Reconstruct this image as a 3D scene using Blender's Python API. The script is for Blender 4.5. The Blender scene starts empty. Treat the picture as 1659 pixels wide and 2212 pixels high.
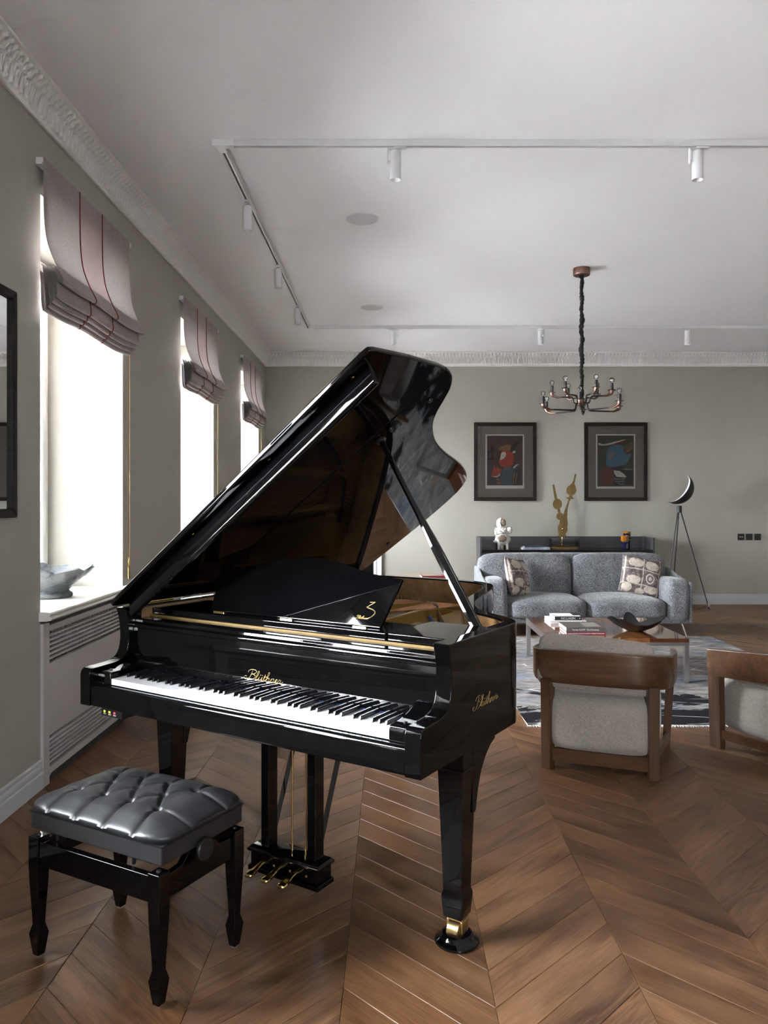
import bpy, bmesh, math, random
import numpy as np
from mathutils import Vector, Matrix, noise as mnoise

random.seed(7)
rng = np.random.default_rng(7)
SC = bpy.context.scene
COL = SC.collection
PI = math.pi

# ------------------------------------------------------------------ camera
CAM_H = 1.40
cd = bpy.data.cameras.new('camera')
cam = bpy.data.objects.new('camera', cd)
COL.objects.link(cam)
cam.location = (0, 0, CAM_H)
cam.rotation_euler = (PI / 2, 0, 0)
cd.sensor_fit = 'AUTO'
cd.sensor_width = 36.0
cd.lens = 1659 / 2212 * 36.0
cd.shift_x = -16.5 / 2212
cd.shift_y = -23.0 / 2212
cd.clip_start = 0.05
cd.clip_end = 200
SC.camera = cam

# ------------------------------------------------------------------ world, daylight, exposure
WORLD_STRENGTH = 10.0
w = bpy.data.worlds.new('overcast_sky')
SC.world = w
w.use_nodes = True
bgn = w.node_tree.nodes['Background']
bgn.inputs['Color'].default_value = (0.895, 0.95, 1.0, 1)
bgn.inputs['Strength'].default_value = WORLD_STRENGTH
SC.view_settings.view_transform = 'Standard'
SC.view_settings.look = 'None'
SC.view_settings.gamma = 1.0
SC.view_settings.use_curve_mapping = False
SC.view_settings.exposure = 3.70
SC.cycles.max_bounces = 7
SC.cycles.adaptive_threshold = 0.05

# room numbers
XW, YB, YR, XR_, ZC = -1.715, 10.45, -2.6, 7.4, 3.42
NICHE = 0.0
XD = -2.19            # inner face of the window frames
XO = -2.30            # outer face of the left wall
WIN0 = [3.749 + 2.495 * k for k in (-2, -1, 0, 1, 2)]   # near edge of every opening
WIN_W, SILL_Z, WTOP = 1.148, 0.86, 2.90

# daylight portals in the window openings
for y0 in WIN0:
    ld = bpy.data.lights.new('window_portal', 'AREA')
    ld.shape = 'RECTANGLE'
    ld.size = WIN_W
    ld.size_y = WTOP - SILL_Z
    ld.cycles.is_portal = True
    lo = bpy.data.objects.new('window_portal', ld)
    COL.objects.link(lo)
    lo.location = (XO - 0.02, y0 + WIN_W / 2, (WTOP + SILL_Z) / 2)
    lo.rotation_euler = (PI / 2, 0, -PI / 2)

RWX0, RWX1 = 0.6, 0.95        # unseen window added behind the photographer for frontal fill light
ld = bpy.data.lights.new('window_portal', 'AREA')
ld.shape = 'RECTANGLE'
ld.size, ld.size_y = RWX1 - RWX0, WTOP - SILL_Z
ld.cycles.is_portal = True
lo = bpy.data.objects.new('window_portal', ld)
COL.objects.link(lo)
lo.location = ((RWX0 + RWX1) / 2, YR - 0.25, (WTOP + SILL_Z) / 2)
lo.rotation_euler = (-PI / 2, 0, PI)

# ------------------------------------------------------------------ helpers
def tag(o, label=None, cat=None, group=None, kind=None):
    if label: o['label'] = label
    if cat: o['category'] = cat
    if group: o['group'] = group
    if kind: o['kind'] = kind
    return o

def empty(name, loc=(0, 0, 0), rz=0.0, label=None, cat=None, group=None, kind=None):
    o = bpy.data.objects.new(name, None)
    o.empty_display_size = 0.05
    COL.objects.link(o)
    o.location = loc
    o.rotation_euler = (0, 0, rz)
    return tag(o, label, cat, group, kind)

def link_mesh(name, me, parent=None, loc=None, rot=None):
    o = bpy.data.objects.new(name, me)
    COL.objects.link(o)
    if parent is not None: o.parent = parent
    if loc is not None: o.location = loc
    if rot is not None: o.rotation_euler = rot
    return o

def catmull(pts, n=6, closed=False):
    P = [Vector(p) for p in pts]
    out = []
    m = len(P)
    rngs = range(m) if closed else range(m - 1)
    for i in rngs:
        if closed:
            p0, p1, p2, p3 = P[(i - 1) % m], P[i], P[(i + 1) % m], P[(i + 2) % m]
        else:
            p0, p1, p2, p3 = P[max(i - 1, 0)], P[i], P[i + 1], P[min(i + 2, m - 1)]
        for k in range(n):
            t = k / n
            out.append(0.5 * ((2 * p1) + (p2 - p0) * t + (2 * p0 - 5 * p1 + 4 * p2 - p3) * t * t + (3 * p1 - p0 - 3 * p2 + p3) * t ** 3))
    if not closed: out.append(P[-1])
    return out

class MB:
    def __init__(s):
        s.v, s.f = [], []
    def add(s, vs, fs):
        b = len(s.v)
        s.v.extend([tuple(v) for v in vs])
        s.f.extend([tuple(b + i for i in f) for f in fs])
        return s
    def box(s, x0, x1, y0, y1, z0, z1):
        vs = [(x, y, z) for z in (z0, z1) for y in (y0, y1) for x in (x0, x1)]
        return s.add(vs, [(0, 2, 3, 1), (4, 5, 7, 6), (0, 1, 5, 4), (2, 6, 7, 3), (0, 4, 6, 2), (1, 3, 7, 5)])
    def prism(s, poly, axis, a, b):
        n = len(poly)
        def pt(p, q):
            if axis == 'x': return (q, p[0], p[1])
            if axis == 'y': return (p[0], q, p[1])
            return (p[0], p[1], q)
        vs = [pt(p, a) for p in poly] + [pt(p, b) for p in poly]
        fs = [tuple(range(n)), tuple(range(2 * n - 1, n - 1, -1))]
        fs += [(i, i + n, (i + 1) % n + n, (i + 1) % n) for i in range(n)]
        return s.add(vs, fs)
    def loft(s, rings, closed=True, cap=True):
        n = len(rings[0])
        vs = [p for r in rings for p in r]
        fs = []
        for k in range(len(rings) - 1):
            for i in range(n if closed else n - 1):
                j = (i + 1) % n
                fs.append((k * n + i, k * n + j, (k + 1) * n + j, (k + 1) * n + i))
        if cap and closed:
            fs.append(tuple(range(n)))
            fs.append(tuple((len(rings) - 1) * n + i for i in range(n - 1, -1, -1)))
        return s.add(vs, fs)
    def tube(s, pts, r, n=8, cap=True, flat=None):
        P = [Vector(p) for p in pts]
        m = len(P)
        R = [float(q) for q in r] if isinstance(r, (list, tuple)) else [r] * m
        t0 = (P[1] - P[0]).normalized()
        up = Vector((0, 0, 1)) if abs(t0.z) < 0.9 else Vector((1, 0, 0))
        nrm = (up - t0 * up.dot(t0)).normalized()
        rings = []
        for i in range(m):
            t = (P[min(i + 1, m - 1)] - P[max(i - 1, 0)])
            t = t.normalized() if t.length > 1e-9 else t0
            nrm = (nrm - t * nrm.dot(t))
            nrm = nrm.normalized() if nrm.length > 1e-9 else t.orthogonal().normalized()
            b = t.cross(nrm)
            rings.append([P[i] + R[i] * (math.cos(2 * PI * k / n) * nrm + math.sin(2 * PI * k / n) * b) for k in range(n)])
        return s.loft(rings, True, cap)
    def lathe(s, prof, cx=0, cy=0, n=24, cap=True, rfun=None):
        rings = []
        for (r, z) in prof:
            ring = []
            for k in range(n):
                a = 2 * PI * k / n
                rr = r * (rfun(a, z) if rfun else 1)
                ring.append((cx + rr * math.cos(a), cy + rr * math.sin(a), z))
            rings.append(ring)
        return s.loft(rings, True, cap)
    def grid(s, fn, nu, nv):
        vs = [fn(i / nu, j / nv) for j in range(nv + 1) for i in range(nu + 1)]
        fs = [(j * (nu + 1) + i, j * (nu + 1) + i + 1, (j + 1) * (nu + 1) + i + 1, (j + 1) * (nu + 1) + i) for j in range(nv) for i in range(nu)]
        return s.add(vs, fs)
    def xform(s, M):
        s.v = [tuple(M @ Vector(v)) for v in s.v]
        return s
    def mesh(s, name, mat=None, smooth=None, recalc=True):
        me = bpy.data.meshes.new(name)
        me.from_pydata(s.v, [], s.f)
        if recalc:
            bm = bmesh.new()
            bm.from_mesh(me)
            bmesh.ops.recalc_face_normals(bm, faces=bm.faces)
            bm.to_mesh(me)
            bm.free()
        if mat: me.materials.append(mat)
        if smooth:
            me.shade_smooth()
            me.set_sharp_from_angle(angle=math.radians(smooth))
        me.update()
        return me
    def build(s, name, mat, parent=None, bevel=0, seg=2, smooth=None, loc=None, rot=None, recalc=True, weld=False):
        me = s.mesh(name, mat, smooth if smooth else (40 if bevel else None), recalc)
        if weld:
            bm = bmesh.new(); bm.from_mesh(me)
            bmesh.ops.remove_doubles(bm, verts=bm.verts, dist=1e-5)
            bmesh.ops.recalc_face_normals(bm, faces=bm.faces)
            bm.to_mesh(me); bm.free()
        o = link_mesh(name, me, parent, loc, rot)
        if bevel:
            md = o.modifiers.new('bevel', 'BEVEL')
            md.width = bevel
            md.segments = seg
            md.limit_method = 'ANGLE'
            md.angle_limit = math.radians(35)
            md.harden_normals = True
        return o

def B(name, x0, x1, y0, y1, z0, z1, mat, parent=None, bevel=0, seg=2):
    return MB().box(x0, x1, y0, y1, z0, z1).build(name, mat, parent, bevel, seg)

def soft_box(a, b, c, n=14, k=5.0, crown=0.0, crown_y=0.0, seed=0, wob=0.0):
    """rounded cushion body centred on the origin, half sizes a, b, c (superellipsoid with a crowned top)"""
    mb = MB()
    bm = bmesh.new()
    bmesh.ops.create_cube(bm, size=2)
    bmesh.ops.subdivide_edges(bm, edges=bm.edges[:], cuts=n, use_grid_fill=True)
    idx = {}
    for i, v in enumerate(bm.verts):
        idx[v] = i
        # even out the cube parametrisation, then push on to the superellipsoid
        p = [math.tan(q * PI / 4) for q in v.co]
        s_ = (abs(p[0]) ** k + abs(p[1]) ** k + abs(p[2]) ** k) ** (1 / k)
        x, y, z = p[0] / s_, p[1] / s_, p[2] / s_
        zz = z * c
        fx, fy = max(0, 1 - x * x), max(0, 1 - y * y)
        fz = max(0, 1 - z * z)
        if z > 0: zz += crown * (fx ** 0.7) * (fy ** 0.7) * z
        yy = y * b
        yy += (crown_y * (fx ** 0.7) * (fz ** 0.7)) * y
        q = Vector((x * a, yy, zz))
        if wob:
            nn = mnoise.noise_vector(q * 6 + Vector((seed * 3.1, seed * 1.7, 0)))
            q += nn * wob
        mb.v.append(tuple(q))
    for f in bm.faces:
        mb.f.append(tuple(idx[v] for v in f.verts))
    bm.free()
    return mb

def text_mb(body, height, extrude=0.0005, spacing=1.0):
    """lettering as a mesh in the XY plane, centred, with the given capital height"""
    cu = bpy.data.curves.new('lettering_curve', 'FONT')
    cu.body = body
    cu.size = 1.0
    cu.space_character = spacing
    cu.resolution_u = 2
    cu.extrude = 0.02
    ob = bpy.data.objects.new('lettering_tmp', cu)
    COL.objects.link(ob)
    dg = bpy.context.evaluated_depsgraph_get()
    me = ob.evaluated_get(dg).to_mesh()
    mb = MB()
    vs = [v.co.copy() for v in me.vertices]
    if vs:
        x0 = min(v.x for v in vs); x1 = max(v.x for v in vs)
        sc = height / 0.72
        zs = extrude / 0.02
        mb.v = [((v.x - (x0 + x1) / 2) * sc, (v.y - 0.34) * sc, v.z * zs) for v in vs]
        mb.f = [tuple(p.vertices) for p in me.polygons]
    ob.evaluated_get(dg).to_mesh_clear()
    bpy.data.objects.remove(ob)
    bpy.data.curves.remove(cu)
    return mb

SCRIPT_STROKES = [
    [(-0.15, 1.9), (-0.1, 2.35), (0.35, 2.75), (1.0, 2.85), (1.6, 2.55), (1.55, 1.95), (0.95, 1.55), (0.75, 1.5), (1.25, 1.45), (1.65, 1.1), (1.55, 0.5), (1.1, 0.05), (0.65, 0.1)],
    [(0.75, 2.65), (0.7, 1.8), (0.55, 0.8), (0.25, 0.15), (-0.3, -0.1), (-0.75, 0.15), (-0.8, 0.6), (-0.5, 0.8), (-0.3, 0.6)],
    [(1.75, 0.35), (2.15, 1.2), (2.3, 2.3), (2.15, 2.65), (2.0, 2.2), (1.95, 1.0), (2.05, 0.15), (2.3, 0.1), (2.5, 0.45)],
    [(2.5, 0.45), (2.62, 1.05), (2.6, 0.35), (2.75, 0.03), (3.0, 0.2), (3.25, 1.05), (3.22, 0.35), (3.35, 0.05), (3.6, 0.4)],
    [(3.6, 0.4), (3.85, 1.9), (3.78, 0.6), (3.9, 0.05), (4.15, 0.35)],
    [(3.55, 1.2), (4.25, 1.3)],
    [(4.15, 0.35), (4.5, 1.4), (4.65, 2.4), (4.5, 2.65), (4.38, 2.1), (4.3, 0.0), (4.35, 0.6), (4.65, 1.05), (4.88, 0.9), (4.85, 0.3), (5.0, 0.03), (5.2, 0.35)],
    [(5.2, 0.35), (5.35, 1.05), (5.35, 0.0), (5.42, 0.6), (5.7, 1.05), (5.95, 0.9), (5.9, 0.3), (6.05, 0.03), (6.25, 0.3)],
    [(6.25, 0.3), (6.6, 0.6), (6.68, 0.95), (6.45, 0.98), (6.3, 0.5), (6.5, 0.05), (6.85, 0.25)],
    [(6.85, 0.25), (7.1, 0.9), (7.12, 1.12), (7.25, 0.95), (7.5, 0.98), (7.42, 0.35), (7.55, 0.03), (7.85, 0.3), (7.95, 0.7)],
]
def script_mb(length, height, thick):
    mb = MB()
    sx, sy = length / 9.3, height / 2.9
    sl = 0.22
    def T(p): return Vector(((p[0] - 3.75 + sl * p[1]) * sx, p[1] * sy, 0))
    for st in SCRIPT_STROKES:
        pts = catmull([T(p) for p in st], 4)
        m = len(pts)
        rad = [thick * (0.55 + 0.45 * abs((pts[min(i + 1, m - 1)] - pts[max(i - 1, 0)]).normalized().y)) for i in range(m)]
        mb.tube(pts, rad, 5)
    for d in ((2.8, 1.55), (3.2, 1.55)):
        mb.lathe([(0.0002, -thick), (thick * 1.3, -thick * 0.3), (thick * 1.3, thick * 0.3), (0.0002, thick)], T(d).x, T(d).y, 8)
    return mb

# ------------------------------------------------------------------ materials
def newmat(name):
    m = bpy.data.materials.new(name)
    m.use_nodes = True
    nt = m.node_tree
    bsdf = nt.nodes['Principled BSDF']
    return m, nt, bsdf

class NT:
    def __init__(s, nt): s.nt = nt
    def n(s, t, **kw):
        nd = s.nt.nodes.new(t)
        for k, v in kw.items():
            if k in nd.inputs.keys() if isinstance(k, str) else False:
                nd.inputs[k].default_value = v
            else:
                setattr(nd, k, v)
        return nd
    def l(s, a, b): s.nt.links.new(a, b)
    def coord(s, which='Object', scale=(1, 1, 1), loc=(0, 0, 0), rot=(0, 0, 0)):
        tc = s.n('ShaderNodeTexCoord')
        mp = s.n('ShaderNodeMapping')
        mp.inputs['Scale'].default_value = scale
        mp.inputs['Location'].default_value = loc
        mp.inputs['Rotation'].default_value = rot
        s.l(tc.outputs[which], mp.inputs['Vector'])
        return mp.outputs['Vector']
    def noise(s, vec, scale, detail=3, rough=0.5, dist=0.0):
        nd = s.n('ShaderNodeTexNoise')
        nd.inputs['Scale'].default_value = scale
        nd.inputs['Detail'].default_value = detail
        nd.inputs['Roughness'].default_value = rough
        nd.inputs['Distortion'].default_value = dist
        if vec is not None: s.l(vec, nd.inputs['Vector'])
        return nd.outputs['Fac']
    def ramp(s, fac, stops, interp='LINEAR'):
        nd = s.n('ShaderNodeValToRGB')
        cr = nd.color_ramp
        cr.interpolation = interp
        while len(cr.elements) < len(stops): cr.elements.new(0.5)
        for e, (p, c) in zip(cr.elements, stops):
            e.position = p
            e.color = (*c, 1) if len(c) == 3 else c
        s.l(fac, nd.inputs['Fac'])
        return nd.outputs['Color']
    def mix(s, fac, a, b, mode='MIX'):
        nd = s.n('ShaderNodeMix')
        nd.data_type = 'RGBA'
        nd.blend_type = mode
        for sock, val in ((nd.inputs[0], fac), (nd.inputs[6], a), (nd.inputs[7], b)):
            if hasattr(val, 'is_linked') or hasattr(val, 'links'): s.l(val, sock)
            else: sock.default_value = val if not isinstance(val, tuple) else ((*val, 1) if len(val) == 3 else val)
        return nd.outputs[2]
    def math(s, op, a, b=None, clamp=False):
        nd = s.n('ShaderNodeMath')
        nd.operation = op
        nd.use_clamp = clamp
        for i, val in enumerate((a, b)):
            if val is None: continue
            if hasattr(val, 'links'): s.l(val, nd.inputs[i])
            else: nd.inputs[i].default_value = val
        return nd.outputs[0]
    def bump(s, bsdf, h, strength=0.2, dist=0.001):
        nd = s.n('ShaderNodeBump')
        nd.inputs['Strength'].default_value = strength
        nd.inputs['Distance'].default_value = dist
        s.l(h, nd.inputs['Height'])
        s.l(nd.outputs['Normal'], bsdf.inputs['Normal'])

def plain(name, col, rough=0.5, metal=0.0, coat=0.0, var=0.06, scale=20, bump=0.0, spec=0.5, sheen=0.0, coat_rough=0.03):
    m, nt, b = newmat(name)
    N = NT(nt)
    v = N.coord('Object')
    f = N.noise(v, scale, 4, 0.6)
    lo = tuple(c * (1 - var) for c in col)
    hi = tuple(min(1, c * (1 + var)) for c in col)
    N.l(N.ramp(f, [(0.3, lo), (0.7, hi)]), b.inputs['Base Color'])
    b.inputs['Roughness'].default_value = rough
    b.inputs['Metallic'].default_value = metal
    b.inputs['Specular IOR Level'].default_value = spec
    b.inputs['Coat Weight'].default_value = coat
    b.inputs['Coat Roughness'].default_value = coat_rough
    if sheen:
        b.inputs['Sheen Weight'].default_value = sheen
        b.inputs['Sheen Roughness'].default_value = 0.5
    if bump: N.bump(b, N.noise(v, scale * 8, 3), bump, 0.001)
    return m

def fabric(name, cols, scale=900, rough=0.9, bump=0.35, sheen=0.15, translucent=0.0):
    m, nt, b = newmat(name)
    N = NT(nt)
    v = N.coord('Object')
    warp = N.noise(N.coord('Object', (scale * 0.12, scale * 0.12, scale)), 1.0, 1)
    weft = N.noise(N.coord('Object', (scale, scale, scale * 0.12)), 1.0, 1)
    fine = N.math('ADD', N.math('MULTIPLY', warp, 0.5), N.math('MULTIPLY', weft, 0.5))
    big = N.noise(v, 6, 3)
    fac = N.math('ADD', fine, N.math('MULTIPLY', N.math('SUBTRACT', big, 0.5), 0.18))
    N.l(N.ramp(fac, [(0.36, cols[0]), (0.5, cols[1]), (0.64, cols[2])]), b.inputs['Base Color'])
    b.inputs['Roughness'].default_value = rough
    b.inputs['Specular IOR Level'].default_value = 0.2
    b.inputs['Sheen Weight'].default_value = sheen
    N.bump(b, fine, bump, 0.0012)
    if translucent:
        tr = N.n('ShaderNodeBsdfTranslucent')
        tr.inputs['Color'].default_value = (*[min(1, c * 1.6) for c in cols[2]], 1)
        mx = N.n('ShaderNodeMixShader')
        mx.inputs[0].default_value = translucent
        out = nt.nodes['Material Output']
        N.l(b.outputs[0], mx.inputs[1]); N.l(tr.outputs[0], mx.inputs[2]); N.l(mx.outputs[0], out.inputs['Surface'])
    return m

def wood(name, dark, mid, light, scale=1.0, axis='x', rough=0.35, coat=0.0, ring=1.0, rot=(0, 0, 0)):
    m, nt, b = newmat(name)
    N = NT(nt)
    st = {'x': (2.2, 38, 38), 'y': (38, 2.2, 38), 'z': (38, 38, 2.2)}[axis]
    v = N.coord('Object', tuple(k * scale for k in st), rot=rot)
    g1 = N.noise(v, 1.0, 6, 0.62, 0.6)
    st2 = {'x': (0.9, 7, 7), 'y': (7, 0.9, 7), 'z': (7, 7, 0.9)}[axis]
    v2 = N.coord('Object', tuple(k * scale for k in st2), rot=rot)
    g2 = N.noise(v2, 1.0, 3, 0.5, 0.8)
    f = N.math('ADD', N.math('MULTIPLY', g1, 0.55), N.math('MULTIPLY', g2, 0.45 * ring))
    N.l(N.ramp(f, [(0.30, dark), (0.5, mid), (0.70, light)]), b.inputs['Base Color'])
    b.inputs['Roughness'].default_value = rough
    b.inputs['Coat Weight'].default_value = coat
    b.inputs['Coat Roughness'].default_value = 0.04
    N.bump(b, g1, 0.08, 0.0008)
    return m

def wood_dull(*a, **k):
    m = wood(*a, **k)
    m.node_tree.nodes['Principled BSDF'].inputs['Specular IOR Level'].default_value = 0.2
    return m

def thin_glass(name, tint=(1, 1, 1), refl=0.08, rough=0.0):
    m, nt, b = newmat(name)
    N = NT(nt)
    nt.nodes.remove(b)
    tr = N.n('ShaderNodeBsdfTransparent'); tr.inputs['Color'].default_value = (*tint, 1)
    gl = N.n('ShaderNodeBsdfGlossy'); gl.inputs['Roughness'].default_value = rough
    fr = N.n('ShaderNodeFresnel'); fr.inputs['IOR'].default_value = 1.45
    f = N.math('MULTIPLY', fr.outputs[0], 1.0, True)
    nz = N.noise(N.coord('Object'), 3.0, 2)
    f2 = N.math('ADD', f, N.math('MULTIPLY', nz, refl), True)
    mx = N.n('ShaderNodeMixShader')
    N.l(f2, mx.inputs[0]); N.l(tr.outputs[0], mx.inputs[1]); N.l(gl.outputs[0], mx.inputs[2])
    N.l(mx.outputs[0], nt.nodes['Material Output'].inputs['Surface'])
    return m

M = {}
M['wall'] = plain('sage_wall_paint', (0.366, 0.351, 0.308), 0.55, var=0.02, scale=3, bump=0.03, spec=0.3)
M['wall_pale'] = plain('pale_wall_paint', (0.66, 0.63, 0.59), 0.6, var=0.02, scale=3, spec=0.3)
M['ceiling'] = plain('white_ceiling_paint', (0.82, 0.82, 0.835), 0.7, var=0.01, scale=2, spec=0.2)
M['plaster'] = plain('white_plaster', (0.76, 0.745, 0.73), 0.6, var=0.02, scale=6, spec=0.3)
M['trim'] = plain('pale_grey_trim_paint', (0.50, 0.50, 0.52), 0.35, var=0.02, scale=5)
M['cover'] = plain('warm_grey_lacquer', (0.46, 0.43, 0.42), 0.4, var=0.02, scale=5)
M['white'] = plain('white_lacquer', (0.78, 0.78, 0.77), 0.35, var=0.02, scale=5)
M['sill'] = plain('cream_stone_sill', (0.66, 0.64, 0.59), 0.25, var=0.05, scale=14)
M['track'] = plain('white_track_enamel', (0.70, 0.70, 0.72), 0.4, var=0.02, scale=9)
M['groove'] = plain('track_groove_black', (0.02, 0.02, 0.02), 0.5)
M['speaker'] = plain('speaker_grille_cloth', (0.60, 0.61, 0.63), 0.8, var=0.05, scale=300)
M['radiator'] = plain('radiator_white_enamel', (0.42, 0.41, 0.41), 0.4)
M['dark'] = plain('dark_recess', (0.05, 0.048, 0.047), 0.8)

def piano_black():
    m, nt, b = newmat('polished_black_lacquer')
    N = NT(nt)
    f = N.noise(N.coord('Object'), 7, 5, 0.6)
    N.l(N.ramp(f, [(0.3, (0.0010, 0.0010, 0.0012)), (0.7, (0.0018, 0.0018, 0.0020))]), b.inputs['Base Color'])
    N.l(N.math('ADD', N.math('MULTIPLY', f, 0.05), 0.005), b.inputs['Roughness'])
    b.inputs['IOR'].default_value = 1.45
    return m
M['piano'] = piano_black()
M['black_satin'] = plain('black_satin_paint', (0.012, 0.012, 0.013), 0.3, var=0.1)
M['key_white'] = plain('white_key_acrylic', (0.68, 0.68, 0.70), 0.2, var=0.01)
M['key_black'] = plain('black_key_ebony', (0.008, 0.008, 0.009), 0.22, var=0.15)
M['key_wood'] = plain('key_stick_spruce', (0.55, 0.42, 0.26), 0.7)
M['red_felt'] = plain('red_felt', (0.25, 0.01, 0.015), 0.95, var=0.2, scale=200)
M['blue_felt'] = plain('blue_felt', (0.02, 0.035, 0.16), 0.95, var=0.25, scale=250)
M['brass'] = plain('polished_brass', (0.78, 0.58, 0.26), 0.16, 1.0, var=0.08, scale=40)
M['brass_dull'] = plain('brushed_brass', (0.55, 0.42, 0.20), 0.34, 1.0, var=0.12, scale=80)
M['gold_leaf'] = plain('gilt_lettering', (0.80, 0.62, 0.28), 0.32, 1.0, var=0.05)
M['plate'] = plain('bronze_cast_plate', (0.40, 0.235, 0.06), 0.36, 0.5, var=0.1, scale=50, bump=0.05)
M['gilt_dim'] = plain('dim_bronze_rail', (0.13, 0.075, 0.012), 0.55, 0.2, var=0.1)
M['veneer'] = wood('rim_walnut_veneer', (0.16, 0.085, 0.035), (0.26, 0.145, 0.065), (0.34, 0.20, 0.10), 1.0, 'y', 0.25, 0.7)
M['soundboard'] = wood('spruce_soundboard', (0.20, 0.105, 0.035), (0.27, 0.145, 0.05), (0.33, 0.185, 0.07), 1.0, 'y', 0.3, 0.5)
M['string'] = plain('steel_string', (0.55, 0.53, 0.50), 0.3, 1.0)
M['copper_string'] = plain('copper_wound_string', (0.50, 0.26, 0.14), 0.35, 1.0)
M['steel'] = plain('brushed_steel', (0.60, 0.60, 0.61), 0.28, 1.0, var=0.04, scale=60)
M['chrome'] = plain('chrome', (0.72, 0.72, 0.73), 0.10, 1.0, var=0.02)
M['copper'] = plain('antique_copper', (0.21, 0.125, 0.10), 0.36, 1.0, var=0.15, scale=60)
M['dark_metal'] = plain('blackened_metal', (0.03, 0.026, 0.024), 0.38, 0.7, var=0.2)
M['lamp_black'] = plain('matt_black_lamp_paint', (0.018, 0.018, 0.019), 0.5, var=0.1)
M['lamp_inside'] = plain('lamp_white_inside', (0.62, 0.62, 0.62), 0.5)
M['rope'] = plain('black_gathered_fabric', (0.010, 0.009, 0.010), 0.95, var=0.5, scale=120, sheen=0.25, bump=0.4)
M['bronze'] = plain('patinated_bronze', (0.20, 0.135, 0.055), 0.48, 0.75, var=0.22, scale=45, bump=0.15)
M['ceramic'] = plain('unglazed_white_ceramic', (0.74, 0.71, 0.67), 0.55, var=0.06, scale=30, bump=0.1)
M['ceramic_in'] = plain('dark_tan_inside', (0.26, 0.20, 0.14), 0.8, var=0.2, scale=40)
M['console'] = plain('graphite_console_lacquer', (0.045, 0.046, 0.048), 0.32, var=0.08)
M['console_top'] = plain('dark_console_top', (0.012, 0.010, 0.010), 0.12, var=0.1)
M['amber'] = plain('amber_glass', (0.30, 0.10, 0.008), 0.05, var=0.3, scale=18, coat=1.0)
M['cobalt'] = plain('cobalt_glass', (0.006, 0.008, 0.03), 0.05, coat=1.0, var=0.3)
M['socket'] = plain('black_wall_plate', (0.010, 0.010, 0.011), 0.35)
M['frame'] = wood_dull('dark_frame_wood', (0.008, 0.006, 0.005), (0.016, 0.013, 0.012), (0.03, 0.024, 0.022), 2.0, 'x', 0.55)
M['mat_board'] = plain('taupe_mat_board', (0.19, 0.165, 0.14), 0.9, var=0.04, scale=60)
M['paper'] = plain('white_paper', (0.66, 0.63, 0.60), 0.85, var=0.03, scale=50)
M['pages'] = plain('page_block', (0.62, 0.60, 0.56), 0.85, var=0.12, scale=220)
M['leather'] = plain('black_leather', (0.017, 0.0178, 0.020), 0.40, var=0.15, scale=120, bump=0.12, spec=0.6)
M['vinyl'] = plain('black_vinyl', (0.015, 0.015, 0.016), 0.5, var=0.1, scale=150, bump=0.05)
M['glass'] = thin_glass('window_glass', refl=0.01)
M['art_glass'] = thin_glass('picture_glass', refl=0.0)
M['plexi'] = thin_glass('clear_acrylic', (0.93, 0.95, 0.96), 0.06)
M['bulb'] = thin_glass('bulb_glass', (0.97, 0.97, 0.97), 0.16)
M['walnut'] = wood('walnut_chair_wood', (0.035, 0.014, 0.006), (0.085, 0.038, 0.017), (0.15, 0.075, 0.035), 1.3, 'x', 0.3, 0.25)
M['walnut_v'] = wood('walnut_leg_wood', (0.035, 0.014, 0.007), (0.075, 0.033, 0.016), (0.12, 0.058, 0.028), 1.3, 'z', 0.35, 0.2)
M['greige'] = fabric('greige_linen', ((0.22, 0.19, 0.165), (0.34, 0.30, 0.265), (0.44, 0.395, 0.35)), 700, 0.95, 0.3, 0.3)
M['sofa'] = fabric('heathered_grey_tweed', ((0.035, 0.037, 0.042), (0.135, 0.139, 0.149), (0.35, 0.36, 0.375)), 430, 0.95, 0.5, 0.25)
M['blind'] = fabric('mauve_linen_blind', ((0.20, 0.165, 0.16), (0.29, 0.245, 0.235), (0.37, 0.32, 0.305)), 600, 0.9, 0.25, 0.2, 0.035)
M['blind_mid'] = fabric('dusky_pink_velvet', ((0.19, 0.125, 0.12), (0.25, 0.17, 0.16), (0.31, 0.22, 0.205)), 500, 0.8, 0.2, 0.5, 0.035)
M['red_piping'] = plain('crimson_piping', (0.16, 0.012, 0.014), 0.8, var=0.15, scale=200)
M['table_dark'] = wood('lacquered_rosewood', (0.05, 0.014, 0.006), (0.11, 0.034, 0.014), (0.17, 0.06, 0.026), 1.6, 'x', 0.08, 1.0)
M['table_light'] = wood('lacquered_padauk', (0.15, 0.05, 0.015), (0.24, 0.095, 0.03), (0.31, 0.14, 0.05), 1.6, 'x', 0.08, 1.0)
M['bowl_black'] = plain('black_glazed_bowl', (0.009, 0.009, 0.010), 0.33, var=0.3, scale=25)
M['shelf_dark'] = plain('dark_bookcase_wood', (0.020, 0.018, 0.018), 0.5)

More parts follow.
